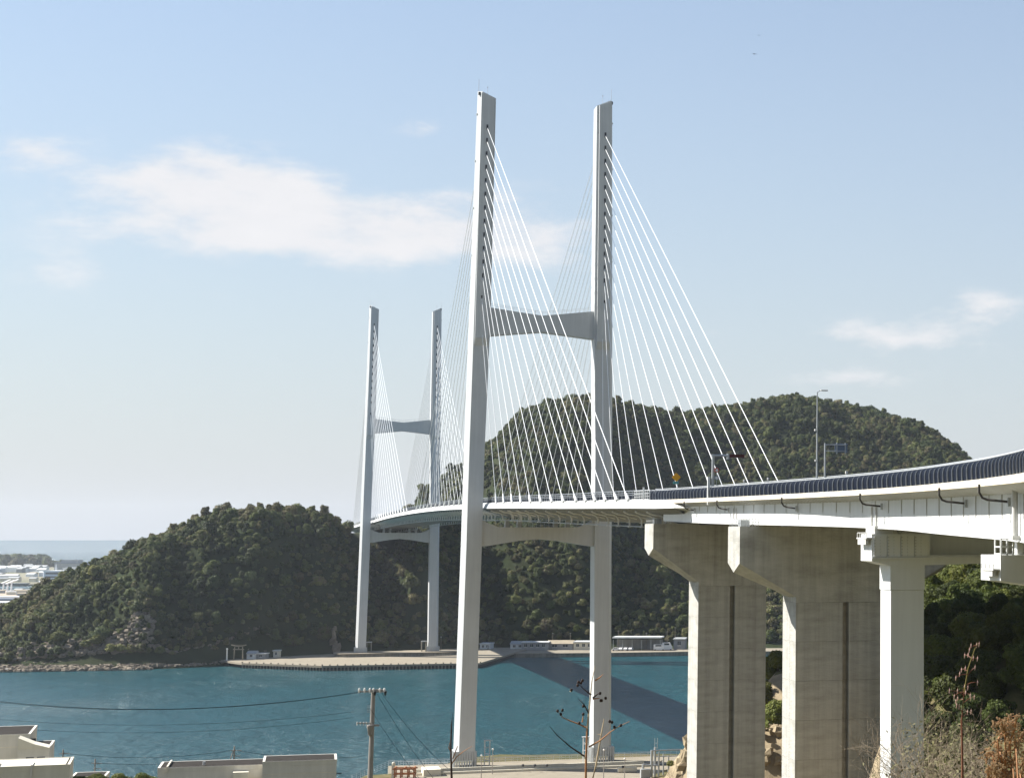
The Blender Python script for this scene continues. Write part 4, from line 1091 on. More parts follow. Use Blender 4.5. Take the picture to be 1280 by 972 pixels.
# harbour wall and road in front of the central hill
W = thing('harbour_wall', 'dark stone harbour wall along the far shore right of the far tower', 'sea wall', (-170, 985, 0))
line = [atz(598, 821.5, 0), atz(700, 821, 0), atz(760, 820.5, 0), atz(858, 819, 0), atz(960, 818.5, 0), atz(1100, 818, 0)]
def bandm(off0, off1, z0, z1, base):
    m = MB(); m.loft([[Vector((p.x, p.y + off0, z0)) - base, Vector((p.x, p.y + off0, z1)) - base, Vector((p.x, p.y + off1, z1)) - base, Vector((p.x, p.y + off1, z0)) - base] for p in line]); return m
bandm(0, 1.2, -2, 1.7, Vector((-170, 985, 0))).build('stone_wall', M['quaywall'], W)
bandm(-.15, 1.3, 1.705, 2.0, Vector((-170, 985, 0))).build('coping', M['quay'], W)
m = bandm(1.21, 30, -2, 1.85, Vector((0, 0, 0))); tag(m.build('harbour_road', M['quay']), kind='structure')

def shed(name, label, cat, x0, x1, ytop, Y, wall, roof, zb=1.86, depth=8.0, kind='gable', door=True, group=None, win=3):
    a, b = at(x0, 800, Y), at(x1, 800, Y); W_ = b.x - a.x
    H = at(x0, ytop, Y).z - zb
    T_ = thing(name, label, cat, ((a.x + b.x) / 2, Y, zb), 0, group)
    m = MB(); eh = H * (.68 if kind == 'gable' else .86); m.b2(-W_ / 2, W_ / 2, 0, depth, 0, eh); wl = m.build('wall', wall, T_)
    m = MB()
    if kind == 'gable':
        m.loft([[Vector((x, -.5, eh - .1)), Vector((x, depth / 2, H)), Vector((x, depth + .5, eh - .1)), Vector((x, depth / 2, H - .35))] for x in (-W_ / 2 - .3, W_ / 2 + .3)])
        g = MB(); g.loft([[Vector((x, .05, eh)), Vector((x, depth / 2, H - .3)), Vector((x, depth - .05, eh))] for x in (-W_ / 2 + .02, W_ / 2 - .02)]); g.build('gable_wall', wall, T_)
    else: m.loft([[Vector((x, -.5, eh + .02)), Vector((x, -.5, eh + .35)), Vector((x, depth + .3, H)), Vector((x, depth + .3, eh + .02))] for x in (-W_ / 2 - .3, W_ / 2 + .3)])
    m.build('roof', roof, T_)
    for k in range(win):
        x = -W_ / 2 + W_ * (k + .7) / (win + .4); ww = W_ / (win + 1) * .55
        m = MB(); m.b2(x - ww / 2, x + ww / 2, -.04, .02, eh * .42, eh * .82); f_ = m.build('window', M['glass'], T_)
        m = MB(); m.b2(x - ww / 2 - .08, x + ww / 2 + .08, -.09, -.041, eh * .36, eh * .42); m.b2(x - .04, x + .04, -.09, -.041, eh * .42, eh * .82); m.build('frame', M['insul'], f_)
    if door:
        m = MB(); m.b2(W_ / 2 - 1.6, W_ / 2 - .5, -.05, .02, 0, eh * .75); m.build('door', M['roofgrey'], T_)
    return T_
shed('shed', 'small white flat-roofed cabin on the harbour road just right of the nearer tower leg', 'shed', 600, 613, 803.5, 996, M['wallwhite'], M['rooflight'], kind='flat', win=2)
shed('warehouse', 'grey harbour shed with light roof and dark bay doors, leftmost of the shed row', 'shed', 638, 662, 801, 997, M['wallwhite'], M['roofgrey'], win=3)
shed('warehouse', 'grey shed with a row of white doors, second in the harbour row', 'shed', 652, 685, 801.5, 993, M['wallgrey'], M['rooflight'], kind='flat', win=4, depth=6)
shed('warehouse', 'tan-roofed grey shed in the middle of the harbour row', 'shed', 684, 716, 800, 996, M['wallgrey'], M['rooftan'], win=2)
shed('warehouse', 'cream shed with pale roof at the right of the harbour row, beside the tower leg', 'shed', 717, 742, 801, 996, M['wallcream'], M['rooflight'], kind='flat', win=3)
# open canopy with parked vehicles beneath
a, b = at(765, 800, 990), at(826, 800, 990)
T_ = thing('canopy', 'long open-sided canopy with white flat roof over parked cars', 'canopy', ((a.x + b.x) / 2, 992, 1.86))
W_ = b.x - a.x
m = MB(); m.box((0, 5, at(800, 796.5, 992).z - 1.86), (W_, 12, .7)); m.build('roof', M['rooflight'], T_)
for x in np.linspace(-W_ / 2 + .4, W_ / 2 - .4, 6):
    m = MB(); m.box((x, -.6, 2.6), (.25, .25, 5.4)); m.build('post', M['galv'], T_)
m = MB(); m.box((0, 10.5, 2.5), (W_ - 1, .3, 5)); m.build('back_wall', M['wallgrey'], T_)
def car(name, label, loc, rz, L=4.3, Wd=1.7, H=1.5, paint=None, van=False):
    T_ = thing(name, label, 'van' if van else 'car', loc, rz, 'vehicles parked on the far harbour road'); h0 = .35
    m = MB()
    if van: pr = [(-L / 2, h0), (-L / 2, .95 * H), (-L / 2 + .15, H), (L / 2 - 1.1, H), (L / 2 - .3, .62 * H), (L / 2, .5 * H), (L / 2, h0)]
    else: pr = [(-L / 2, h0), (-L / 2, .62 * H), (-L / 2 + .5, .68 * H), (-L / 2 + .9, H), (L / 2 - 1.7, H), (L / 2 - 1.0, .66 * H), (L / 2 - .05, .56 * H), (L / 2, h0)]
    m.loft([[Vector((x, y, z)) for x, z in pr] for y in (-Wd / 2, Wd / 2)]); m.build('body', paint or M['carpaint'], T_)
    m = MB(); m.b2(-L / 2 + .95, L / 2 - 1.6, -Wd / 2 - .01, Wd / 2 + .01, .68 * H, .92 * H); m.build('side_window', M['glass'], T_)
    for sx in (-1, 1):
        for sy in (-1, 1):
            m = MB(); c_ = Vector((sx * (L / 2 - .75), sy * (Wd / 2 - .05), .33))
            m.tube([c_ - Vector((0, .1, 0)), c_ + Vector((0, .1, 0))], .33, 10); m.build('wheel', M['tyre'], T_)
    return T_
for i, x in enumerate((771, 777, 783, 789)):
    p = at(x, 808, 991); car('parked_car', ['leftmost', 'second', 'third', 'rightmost'][i] + ' of the white cars parked under the open canopy', (p.x, 990 + i * .3, 1.86), 1.4)
p = at(824, 800, 992); car('parked_van', 'white box van parked right of the open canopy', (p.x, 992, 1.86), .1, 5.5, 2.1, 3.0, van=True)
p = at(834, 800, 994); car('parked_van', 'tall white truck right of the box van, beside the concrete pier', (p.x, 994, 1.86), .2, 5.0, 2.3, 3.8, van=True)
p = at(774, 800, 988); car('parked_car', 'white car parked in front of the left end of the canopy', (p.x - 1.5, 988.5, 1.86), 0.1)
shed('shed', 'small grey cabin at the harbour beside the first concrete pier', 'shed', 842, 856, 797, 1000, M['wallgrey'], M['roofgrey'], kind='flat', win=1, door=False)
for x, yt, lab in ((691, 790, 'slim pole behind the tan-roofed shed'), (713, 790, 'slim pole behind the cream shed'), (773, 787, 'slim pole at the left end of the canopy'), (844, 783, 'slim pole right of the box van'), (834, 788, 'slim mast beside the tall white truck'), (808, 790, 'slim pole behind the middle of the canopy')):
    p = at(x, yt, 1002); T_ = thing('harbour_pole', lab, 'pole', (p.x, 1002, 1.86)); m = MB(); m.tube([(0, 0, 0), (0, 0, p.z - 1.9)], [.13, .09], 6); m.build('pole', M['quay'], T_)
    m = MB(); m.box((0, 0, p.z - 2.3), (.9, .1, .12)); m.build('crossarm', M['galv'], T_)

# shrine quay with torii, huts and small light tower
A, B_ = atz(214, 833, 0), atz(306, 829, 0)
W2 = thing('shrine_quay', 'low dark stone quay joining the shore rocks and the torii gate', 'sea wall', A)
m = MB(); m.loft([[p - A + Vector(q) for q in ((0, 0, -2), (0, 0, 1.9), (2, 9, 1.9), (2, 9, -2))] for p in (A, B_)]); m.build('stone_wall', M['quaywall'], W2)
m = MB(); m.loft([[p - A + Vector(q) for q in ((0, -.1, 1.905), (0, -.1, 2.2), (2, 8, 2.2), (2, 8, 1.905))] for p in (A, B_)]); m.build('coping', M['quay'], W2)
p = at(296, 820, 903)
T_ = thing('torii_gate', 'grey stone torii gate on the shore left of the long quay', 'torii gate', (p.x, 905, 2.2))
for sx in (-1, 1):
    m = MB(); m.tube([(sx * 2.1, 0, 0), (sx * 1.8, 0, 6.2)], [.32, .26], 8); m.build('pillar', M['quay'], T_)
m = MB(); m.loft([[Vector((x, y, z + dz)) for y, dz in ((-.35, 0), (.35, 0), (.35, .5), (-.35, .5))] for x, z in ((-3.4, 6.75), (-1.7, 6.35), (0, 6.25), (1.7, 6.35), (3.4, 6.75))]); m.build('top_lintel', M['quay'], T_)
m = MB(); m.box((0, 0, 5.0), (5.0, .35, .4)); m.build('tie_beam', M['quay'], T_)
m = MB(); m.box((0, 0, 5.65), (.5, .25, .85)); m.build('name_board', M['quay'], T_)
shed('shrine_hut', 'small white-walled hut with gabled roof right of the torii gate', 'hut', 309, 320, 813, 912, M['wallwhite'], M['roofgrey'], 2.2, 5, win=1, door=False)
shed('shrine_hut', 'low blue-grey hut between the gabled hut and the quay', 'hut', 321, 332, 816, 913, M['wallgrey'], M['rooflight'], 2.2, 5, kind='flat', win=1, door=False)
shed('shrine_hut', 'small cream block hut at the rear of the long quay', 'hut', 342, 349, 812, 925, M['wallcream'], M['rooflight'], 2.2, 3, kind='flat', win=1, door=False)
p = at(283.5, 824, 903); T_ = thing('light_tower', 'short white harbour light left of the torii gate', 'beacon', (p.x, 903, 2.1))
m = MB(); m.tube([(0, 0, 0), (0, 0, 5.0)], [.4, .25], 8); m.build('shaft', M['insul'], T_); m = MB(); m.ball((0, 0, 5.4), .45, n=8, m=5); m.build('lantern', M['insul'], T_)
p = atz(10, 839, 0); T_ = thing('small_boat', 'tiny white open boat afloat by the shore rocks at the left edge', 'boat', (p.x, p.y, 0), .1)
m = MB(); m.loft([[Vector((x, -w_, .55 + .15 * abs(x) / 2)), Vector((x, -w_ * .6, -.1)), Vector((x, w_ * .6, -.1)), Vector((x, w_, .55 + .15 * abs(x) / 2))] for x, w_ in ((-2.2, .7), (-1, .85), (1, .8), (2.3, .15))]); m.build('hull', M['hull'], T_)
m = MB(); m.box((-.6, 0, .95), (1.1, .9, .8)); m.build('cabin', M['hull'], T_)


# ------------------------------------------------------------------ near quay with the foot of the nearer tower
c = BR(0, 0, 0)
PL = thing('tower_plinth', 'long low concrete plinth with railing under the nearer tower', 'plinth', (c.x, c.y, 1.7), PSI, 'plinths of the bridge towers')
m = MB(); sdm = stadium(27, 6.5); m.loft([[Vector((x, y, -2)) for x, y in sdm], [Vector((x, y, .45)) for x, y in sdm]]); m.build('plinth_wall', M['quaywall'], PL)
m = MB(); sdm = stadium(27.3, 6.9); m.loft([[Vector((x, y, .455)) for x, y in sdm], [Vector((x, y, .75)) for x, y in sdm]]); m.build('coping', M['quay'], PL)
m = MB()
for x in np.arange(-30, 32, 2.0): m.tube([(x, 6.2, .75), (x, 6.2, 1.9)], .035, 4)
for h in (1.3, 1.9): m.tube([(-30, 6.2, h), (31, 6.2, h)], .035, 4)
m.build('railing', M['galv'], PL)
Qn = thing('near_quay', 'pale concrete quay terrace at the foot of the nearer tower, low wall in front', 'quay', (c.x, c.y, -1.5), PSI)
m = MB(); m.b2(-34, 44, -62, 9.5, -4, 3.75); m.build('terrace', M['quay'], Qn)
m = MB(); m.b2(-29.5, 26, -9.2, -8.6, 3.76, 4.75); m.b2(-27.6, -23.6, -16, -9.4, 3.76, 5.3); m.build('low_wall', M['wallcream'], Qn)
m = MB(); m.b2(-29, 27, -13.2, -12.6, 3.76, 4.3); m.build('kerb', M['wallcream'], Qn)
m = MB(); m.b2(-29, 40, -12.5, -9.3, 3.755, 3.80); m.build('asphalt_strip', M['asphalt'], Qn)
m = MB()
for x in np.arange(-34, 44, 1.5): m.tube([(x, 9.3, 3.75), (x, 9.3, 5.0)], .03, 4)
for h in (4.3, 4.65, 5.0): m.tube([(-34, 9.3, h), (44, 9.3, h)], .03, 4)
m.build('railing', M['galv'], Qn)
for k, x in enumerate((653, 668, 683)):
    p = atz(x, 958.5, 3.3); T_ = thing('navigation_lamp', ['leftmost', 'middle', 'rightmost'][k] + ' of three small dark lamps on the low quay wall between the tower legs', 'lamp', p)
    m = MB(); m.tube([(0, 0, -1), (0, 0, .5)], .05, 5); m.build('pole', M['galv'], T_); m = MB(); m.ball((.1, 0, .5), .36, n=8, m=5); m.build('lamp_head', M['dark'], T_)
# stair towers beside the legs
for tx, lab in ((-11.6, 'narrow steel access stair beside the left foot of the nearer tower'), (12.4, 'slim white access ladder leaning on the right foot of the nearer tower')):
    p = BR(3.8, tx, 2.5); T_ = thing('access_stair', lab, 'stair', p, PSI)
    m = MB()
    for sx in (-.6, .6):
        for sy in (-.6, .6): m.tube([(sx, sy, 0), (sx, sy, 6.4)], .07, 4)
    for h in (1.6, 3.2, 4.8, 6.4):
        m.tube([(-.6, -.6, h), (.6, -.6, h)], .05, 4); m.tube([(-.6, .6, h), (.6, .6, h)], .05, 4)
    m.build('frame', M['galv'] if tx < 0 else M['white'], T_)
    m = MB(); m.box((0, 0, 6.5), (1.8, 1.8, .12)); m.box((0, 0, 3.2), (1.4, 1.4, .08)); m.build('landing', M['galv'], T_)
# left fence and orange frame
A, B_ = atz(440, 976, 1.9), atz(486, 958, 1.9); C_ = atz(560, 960, 1.9)
T_ = thing('mesh_fence', 'grey mesh fence along the water left of the nearer tower', 'fence', A)
for P0, P1, n in ((A, B_, 9), (B_, C_, 12)):
    for k in range(n):
        q = P0 + (P1 - P0) * (k / n) - A; m = MB(); m.tube([q, q + Vector((0, 0, 1.5))], .045, 4); m.build('post', M['galv'], T_)
m = MB()
for h in (.1, .55, 1.0, 1.45):
    m.tube([Vector((0, 0, h)), B_ - A + Vector((0, 0, h)), C_ - A + Vector((0, 0, h))], .03, 4)
m.build('rail', M['galv'], T_)
p = atz(505, 974, 1.9)
T_ = thing('orange_trestle', 'rust-orange steel frame standing on the quay left of the nearer tower', 'machine', p, .1)
m = MB()
for x in (-2.2, -.8, .8, 2.2):
    m.box((x, 0, 1.2), (.28, .3, 2.4)); m.box((x, 2.2, 1.2), (.28, .3, 2.4))
m.build('upright', M['orange'], T_)
m = MB()
for y in (0, 2.2): m.box((0, y, 2.5), (5.4, .35, .35)); m.box((0, y, 1.3), (5.0, .25, .25))
for x in (-2.2, 0, 2.2): m.box((x, 1.1, 2.75), (.3, 2.8, .22))
m.build('beam', M['orange'], T_)
p = atz(480, 968, 3.4)
T_ = thing('quay_post', 'short stone post on the fence corner left of the orange frame', 'post', (p.x, p.y + 8, 1.8)); m = MB(); m.box((0, 0, 1.5), (.7, .7, 3.0)); m.build('shaft', M['wallcream'], T_); m = MB(); m.ball((0, 0, 3.3), .45, n=8, m=5); m.build('cap', M['wallcream'], T_)
# pipework group right of the right leg
p = atz(828, 970, 2.4)
T_ = thing('pump_station', 'cluster of grey upright pipes and tanks right of the nearer tower, beside the cliff', 'pipework', p, PSI)
for k, (x, y, r_, h) in enumerate(((-2.6, 0, .3, 6.2), (-1.7, .6, .28, 6.8), (-.9, 0, .22, 5.6), (.4, 1, .18, 5.2), (1.4, 0, .18, 4.9), (-4.6, 0, .3, 3.0))):
    m = MB(); m.tube([(x, y, 0), (x, y, h)], r_, 8); m.build('pipe', M['galv'], T_)
m = MB(); m.tube([(-2.6, 0, 6.1), (4.4, 0, 6.1)], .16, 6); m.tube([(-1.7, .6, 4.6), (4.4, .6, 4.6)], .12, 6); m.tube([(-4.6, 0, 3), (-1, 0, 2.6)], .2, 6); m.build('header_pipe', M['galv'], T_)
m = MB(); m.box((-4.2, -.6, 1.0), (2.2, 1.4, 2.0)); m.build('tank', M['roofgrey'], T_)
m = MB()
for x in (-1.9, -1.3): m.tube([(x, 0, 6.6), (x, 0, 9.0)], .06, 4)
m.tube([(-1.9, 0, 7.8), (-1.3, 0, 7.8)], .05, 4); m.build('ladder', M['galv'], T_)
p = atz(784, 955, 4.0)
T_ = thing('quay_bench', 'low white block on the plinth right of the right tower leg', 'block', (p.x, p.y, 2.4), PSI); m = MB(); m.box((0, 0, .5), (4.5, 1.4, 1.0)); m.build('body', M['wallcream'], T_); m = MB(); m.box((-1, -.6, 1.2), (.7, .6, .5)); m.build('lamp_head', M['dark'], T_)
for x, yt, Yd, lab in ((616, 936, 470, 'thin grey pole on the quay just right of the left tower leg'), (755, 937, 455, 'thin lamp pole in front of the right tower leg'), (781, 948, 452, 'short thin pole on the quay right of the right tower leg'), (602, 944, 455, 'short thin pole in front of the left tower leg')):
    p = at(x, yt, Yd); T_ = thing('quay_pole', lab, 'pole', (p.x, p.y, 2.25)); m = MB(); m.tube([(0, 0, 0), (0, 0, p.z - 2.25)], [.12, .08], 6); m.build('pole', M['polecon'], T_)
    m = MB(); m.ball((0, 0, p.z - 2.2), .26, n=8, m=5); m.build('lamp_head', M['insul'], T_)

# ------------------------------------------------------------------ houses at the bottom left
def house(name, label, x0, x1, ytop, Y, D_, rot, wall, zbase=None, roofy=.45, extras=None, Wm=None):
    a, b = at(x0, ytop, Y), at(x1, ytop, Y); W_ = b.x - a.x; zt = a.z; zb = zt - 11 if zbase is None else zbase
    T_ = thing(name, label, 'house', ((a.x + b.x) / 2, Y, zb), rot, 'flat-roofed beige houses on the near slope')
    H = zt - zb
    m = MB(); m.b2(-W_ / 2, W_ / 2, 0, D_, 0, H - .5); m.build('wall', wall, T_)
    m = MB()
    t_ = .22
    m.b2(-W_ / 2 - .03, W_ / 2 + .03, -.03, t_, H - .495, H); m.b2(-W_ / 2 - .03, W_ / 2 + .03, D_ - t_, D_ + .03, H - .495, H)
    m.b2(-W_ / 2 - .03, -W_ / 2 + t_, t_ + .002, D_ - t_ - .002, H - .495, H); m.b2(W_ / 2 - t_, W_ / 2 + .03, t_ + .002, D_ - t_ - .002, H - .495, H)
    m.build('parapet', wall, T_)
    m = MB(); m.b2(-W_ / 2 + t_ + .01, W_ / 2 - t_ - .01, t_ + .01, D_ - t_ - .01, H - .498, H - .05); m.build('roof', M['roofdark'], T_)
    m = MB(); m.b2(-W_ / 2 - .05, W_ / 2 + .05, -.06, -.031, H - .12, H + .03); m.build('roof_flashing', wall, T_)
    return T_, W_, H
def joints(T_, W_, H, n):
    for k in range(n):
        m = MB(); z = H - 1.4 - 1.5 * k; m.b2(-W_ / 2 - .01, W_ / 2 + .01, -.02, -.001, z, z + .07); m.build('wall_band', M['cream'], T_)
YB = 215
T_, W_, H = house('flat_roofed_house', 'topmost beige house block at the left picture edge with dark flat roof', -40, 34, 918, YB + 4, 11, .36, M['wallbeige']); joints(T_, W_, H, 2)
m = MB(); m.b2(W_ / 2 - .02, W_ / 2 + .5, .5, 2.2, H - 4.2, H - .7); m.build('recess_shade_block', M['roofdark'], T_)  # solid dark block; its colour stands for a recess in shade
T_, W_, H = house('flat_roofed_house', 'beige stepped house wing with slanting parapet right of the topmost block', 24, 60, 935, YB + 1, 9, .36, M['wallbeige']); joints(T_, W_, H, 1)
m = MB(); m.loft([[Vector((x, y, z)) for y, z in ((-.1, H - .02), (3, H - .02), (3, h_), (-.1, h_))] for x, h_ in ((-W_ / 2, H + 1.2), (0, H + .5), (W_ / 2, H + .05))]); m.build('stair_parapet', M['wallcream'], T_)
for x in (W_ / 2 - 1.2, W_ / 2 - 2.3):
    m = MB(); m.b2(x, x + .8, -.05, .01, H - 1.9, H - .9); w_ = m.build('window', M['glass'], T_)
    m = MB(); m.b2(x - .06, x + .86, -.1, -.051, H - 1.98, H - 1.9); m.build('sill', M['offwhite'], w_)
T_, W_, H = house('flat_roofed_house', 'long low cream house wing at the bottom left corner with light roof terrace', -30, 82, 957, YB - 14, 7.5, .36, M['wallcream'])
m = MB(); m.b2(-W_ / 2 + .4, W_ / 2 - .4, .4, 7.0, H - .045, H - .02); m.build('roof_terrace', M['wallcream'], T_)
m = MB(); m.b2(-W_ / 2 + .25 * W_, -W_ / 2 + .27 * W_, -.25, 3, H - 4, H + .15); m.build('party_wall', M['wallbeige'], T_); m = MB(); m.b2(.1 * W_, .12 * W_, -.25, 3, H - 4, H + .1); m.build('party_wall', M['wallbeige'], T_)
T_, W_, H = house('flat_roofed_house', 'small low house with dark roof peeking over the bottom edge between the larger houses', 90, 130, 970, YB + 14, 5, .30, M['wallbeige'])
T_, W_, H = house('flat_roofed_house', 'long beige house with dark gravel roof at the bottom, left half', 202, 334, 957, YB + 4, 6.5, .30, M['wallbeige']); joints(T_, W_, H, 1)
m = MB(); m.b2(W_ * .17, W_ * .31, -1.2, -.05, H - 6, H - .62); m.build('porch_box', M['wallcream'], T_)
m = MB(); m.b2(-W_ / 2 + .9, -W_ / 2 + 1.05, -.35, 6.4, H - .4, H + .18); m.build('roof_divider', M['wallcream'], T_)
m = MB(); m.tube([(-W_ * .1, 2, H - .4), (-W_ * .1, 2, H + .35)], .16, 8); m.build('roof_vent', M['galv'], T_)
T_, W_, H = house('flat_roofed_house', 'taller beige house block with dark roof at the bottom, just left of the utility pole', 331, 419, 950, YB + 3, 6.2, .30, M['wallbeige']); joints(T_, W_, H, 2)
m = MB(); m.tube([(W_ / 2, .5, H - 1.6), (W_ / 2 + .5, .5, H - 1.6), (W_ / 2 + .5, .5, H - 1.5)], .07, 5); m.build('bracket_light', M['dark'], T_)

# ------------------------------------------------------------------ utility poles and wires
p = at(465.5, 861, 120); zb = near_z(p.x, 120) - .5
U1 = thing('utility_pole', 'tall concrete utility pole with crossarm and transformer in front of the water', 'utility pole', (p.x, 120, zb), .0)
H = p.z - zb
m = MB(); m.tube([(-.12, 0, 0), (.0, 0, H * .5), (.06, 0, H)], [.19, .165, .12], 10); m.build('pole', M['polecon'], U1)
m = MB(); m.box((0.05, -.14, H - .12), (1.75, .09, .09)); m.box((.25, -.14, H - .02), (.9, .08, .08)); cr = m.build('crossarm', M['polecon'], U1)
for x in (-.75, -.42, -.1, .12, .5, .78):
    m = MB(); m.tube([(x, -.16, H - .2), (x, -.16, H + .02), (x, -.16, H + .1)], [.05, .07, .03], 7); m.build('insulator', M['insul'], cr)
for x in (.22, .85):
    m = MB(); m.tube([(x, -.2, H - .35), (x, -.2, H - .12)], [.05, .09], 7); m.build('insulator', M['dark'], cr)
m = MB(); m.tube([(-.02, -.12, H - 2.75), (-.02, -.12, H - 2.2), (-.02, -.12, H - 2.12)], [.13, .22, .2], 10); m.build('transformer', M['polecon'], U1)
m = MB(); m.box((.25, -.1, H - 2.15), (.5, .1, .12)); m.box((-.45, -.1, H - 2.02), (.8, .06, .06)); ar = m.build('lower_arm', M['polecon'], U1)
for x in (-.85, -.65, -.45, -.28):
    m = MB(); m.tube([(x, -.1, H - 2.15), (x, -.1, H - 1.95)], .035, 6); m.build('insulator', M['insul'], ar)
m = MB()
for k in range(5): m.box((-.12, 0, H - 1.0 - .09 * k), (.35, .03, .02))
m.build('step_bolt', M['galv'], U1)
def wire(name, label, A, B_, sag, r_, n=24, parent=None):
    pts = []
    for k in range(n + 1):
        q = k / n; pts.append(A + (B_ - A) * q - Vector((0, 0, 4 * sag * q * (1 - q))))
    m = MB(); m.tube([p - A for p in pts], r_, 5)
    return tag(m.build(name, M['wire'], None, loc=A), label, 'wire', 'overhead wires')
for k, (dx, r_) in enumerate(((-.62, .013), (-.30, .010))):
    A = Vector((p.x + dx, 119.85, p.z - .12)); B_ = at(-60, 868.5 + 1.4 * k, 120 + 3 * k)
    wire('overhead_wire', ['upper', 'lower'][k] + ' dark wire sagging across the water from the utility pole to the left edge', A, B_, .95, r_)
for k, (dx, x1, y1) in enumerate(((.32, 552, 985), (.62, 560, 960), (.0, 548, 1000))):
    A = Vector((p.x + dx, 119.8, p.z - .2 - (1.0 if k == 2 else 0))); B_ = at(x1, y1, 112)
    wire('service_wire', ['middle', 'rightmost', 'lowest'][k] + ' of the wires running down to the right from the utility pole', A, B_, .25, .012)
SP = []
for x, yt, Yd, lab in ((79, 936, 330, 'leftmost of the thin poles standing beyond the beige houses'), (119, 948, 330, 'short thin pole beyond the small dark-roofed house'), (293, 932, 330, 'braced thin pole with crossarms beyond the long beige house')):
    q = at(x, yt, Yd); zb = near_z(q.x, Yd) - .5; h = q.z - zb
    T_ = thing('thin_pole', lab, 'utility pole', (q.x, Yd, zb)); m = MB(); m.tube([(0, 0, 0), (0, 0, h)], [.16, .11], 6); m.build('pole', M['polecon'], T_)
    m = MB(); m.box((.3, 0, h - .7), (1.8, .1, .12)); m.box((.4, 0, h - 1.6), (1.3, .1, .12)); m.build('crossarm', M['polecon'], T_)
    if x == 293:
        m = MB(); m.tube([(-1.6, 0, h - 5.2), (-.1, 0, h - .6)], .09, 5); m.build('brace', M['polecon'], T_)
    SP.append(q)
wire('overhead_wire', 'thin wire between the leftmost thin pole and the braced thin pole', SP[0] - Vector((0, 0, .6)), SP[2] - Vector((0, 0, .6)), 1.0, .03)
wire('overhead_wire', 'thin wire from the short pole to the braced thin pole, just above the beige roofs', SP[1] - Vector((0, 0, .6)), SP[2] - Vector((0, 0, 1.5)), .8, .03)
wire('overhead_wire', 'thin wire running right from the braced thin pole over the taller beige house', SP[2] - Vector((0, 0, .6)), at(452, 945, 330), .7, .03)
wire('overhead_wire', 'faint thin wire sagging over the water in the lower left, highest of the faint pair', at(-40, 895, 260), at(442, 889, 260), 1.4, .018)
wire('overhead_wire', 'faint thin wire sagging over the water in the lower left, lowest of the faint pair', at(-40, 905, 260), at(442, 896, 260), 1.5, .018)

# ------------------------------------------------------------------ trees of the near wooded slope under and behind the viaduct
NEARC = [crown_mesh('near_crown_%d' % k, 140 + k, rd, hh, 3600, .17, nl, M['leafnear']) for k, (rd, hh, nl) in enumerate([(2.9, 4.8, 12), (3.4, 5.0, 15), (2.4, 4.4, 10)])]
rg = random.Random(21); near_tr = []
k = 0
while k < 9000 and len(near_tr) < 270:
    k += 1
    Y = rg.uniform(178, 350) if k < 3000 else rg.uniform(300, 470); X = rg.uniform(-34, 60); xp = CX + F_PX * X / Y
    if not (940 < xp < 1310): continue
    if xp < 975 and Y < 306: continue
    if 975 < xp < 1140: continue
    z = near_z(X, Y)
    if any((a - X)**2 + (b - Y)**2 < 3.4**2 for a, b, c_, d_ in near_tr): continue
    d = Vector((X, Y, 0)) - N0; t_ = d.dot(RT); s_ = -d.dot(U)
    if any(abs(s_ - q) < 5 and abs(t_) < 10 for q in (206, 266, 316, 351)): continue
    sc_ = rg.uniform(.65, 1.15)
    if abs(t_) < 14: sc_ = min(sc_, max(.3, (57 - z) / 9.0))
    near_tr.append((X, Y, z, sc_))
near_tr.sort(key=lambda q: q[1])
kinds2 = ['full round evergreen tree', 'broad bushy evergreen tree', 'small dense evergreen tree']
for i, (X, Y, z, sc_) in enumerate(near_tr):
    k = rg.randrange(3); xp = CX + F_PX * X / Y
    yp = HOR - (z + 3 - HC) / Y * F_PX
    wd = ('between the concrete piers' if xp < 985 else ('right of the steel column' if xp < 1195 else ('under the viaduct end' if xp < 1245 else 'at the right picture edge')))
    wd2 = 'high' if yp < 745 else ('halfway up' if yp < 830 else 'low')
    T_ = thing('evergreen_tree', kinds2[k] + ' ' + wd2 + ' on the near slope, ' + wd, 'tree', (X, Y, z - .4), rg.uniform(0, 6.28), 'evergreen trees on the near slope')
    T_.scale = (sc_, sc_, sc_ * rg.uniform(.85, 1.2)); link('crown', NEARC[k], T_); link('trunk', FTR[k], T_, scale=(.8, .8, .8))

# ------------------------------------------------------------------ foreground plants
def branchy(m, p, d, L, r_, depth, rng, spread=.55, gravity=0.0, kids=3, tips=None):
    n = 3; pts = [p.copy()]; q = p.copy(); dd = d.copy()
    for k in range(n):
        dd = (dd + Vector((rng.gauss(0, .14), rng.gauss(0, .14), rng.gauss(0, .1) + gravity))).normalized(); q = q + dd * (L / n); pts.append(q.copy())
    m.tube(pts, [r_, r_ * .85, r_ * .7, r_ * .5], 4 if depth < 2 else 5, caps=False)
    if depth == 0:
        if tips is not None: tips.append((q.copy(), dd.copy()))
        return
    for k in range(kids):
        f_ = rng.uniform(.35, 1.0) if k else 1.0
        i = min(int(f_ * n), n - 1); base = pts[i] + (pts[i + 1] - pts[i]) * (f_ * n - i if f_ < 1 else 1)
        nd = (dd + Vector((rng.gauss(0, spread), rng.gauss(0, spread), rng.gauss(0, spread * .7) + .12))).normalized()
        branchy(m, base, nd, L * rng.uniform(.55, .85), r_ * .55, depth - 1, rng, spread, gravity, kids, tips)
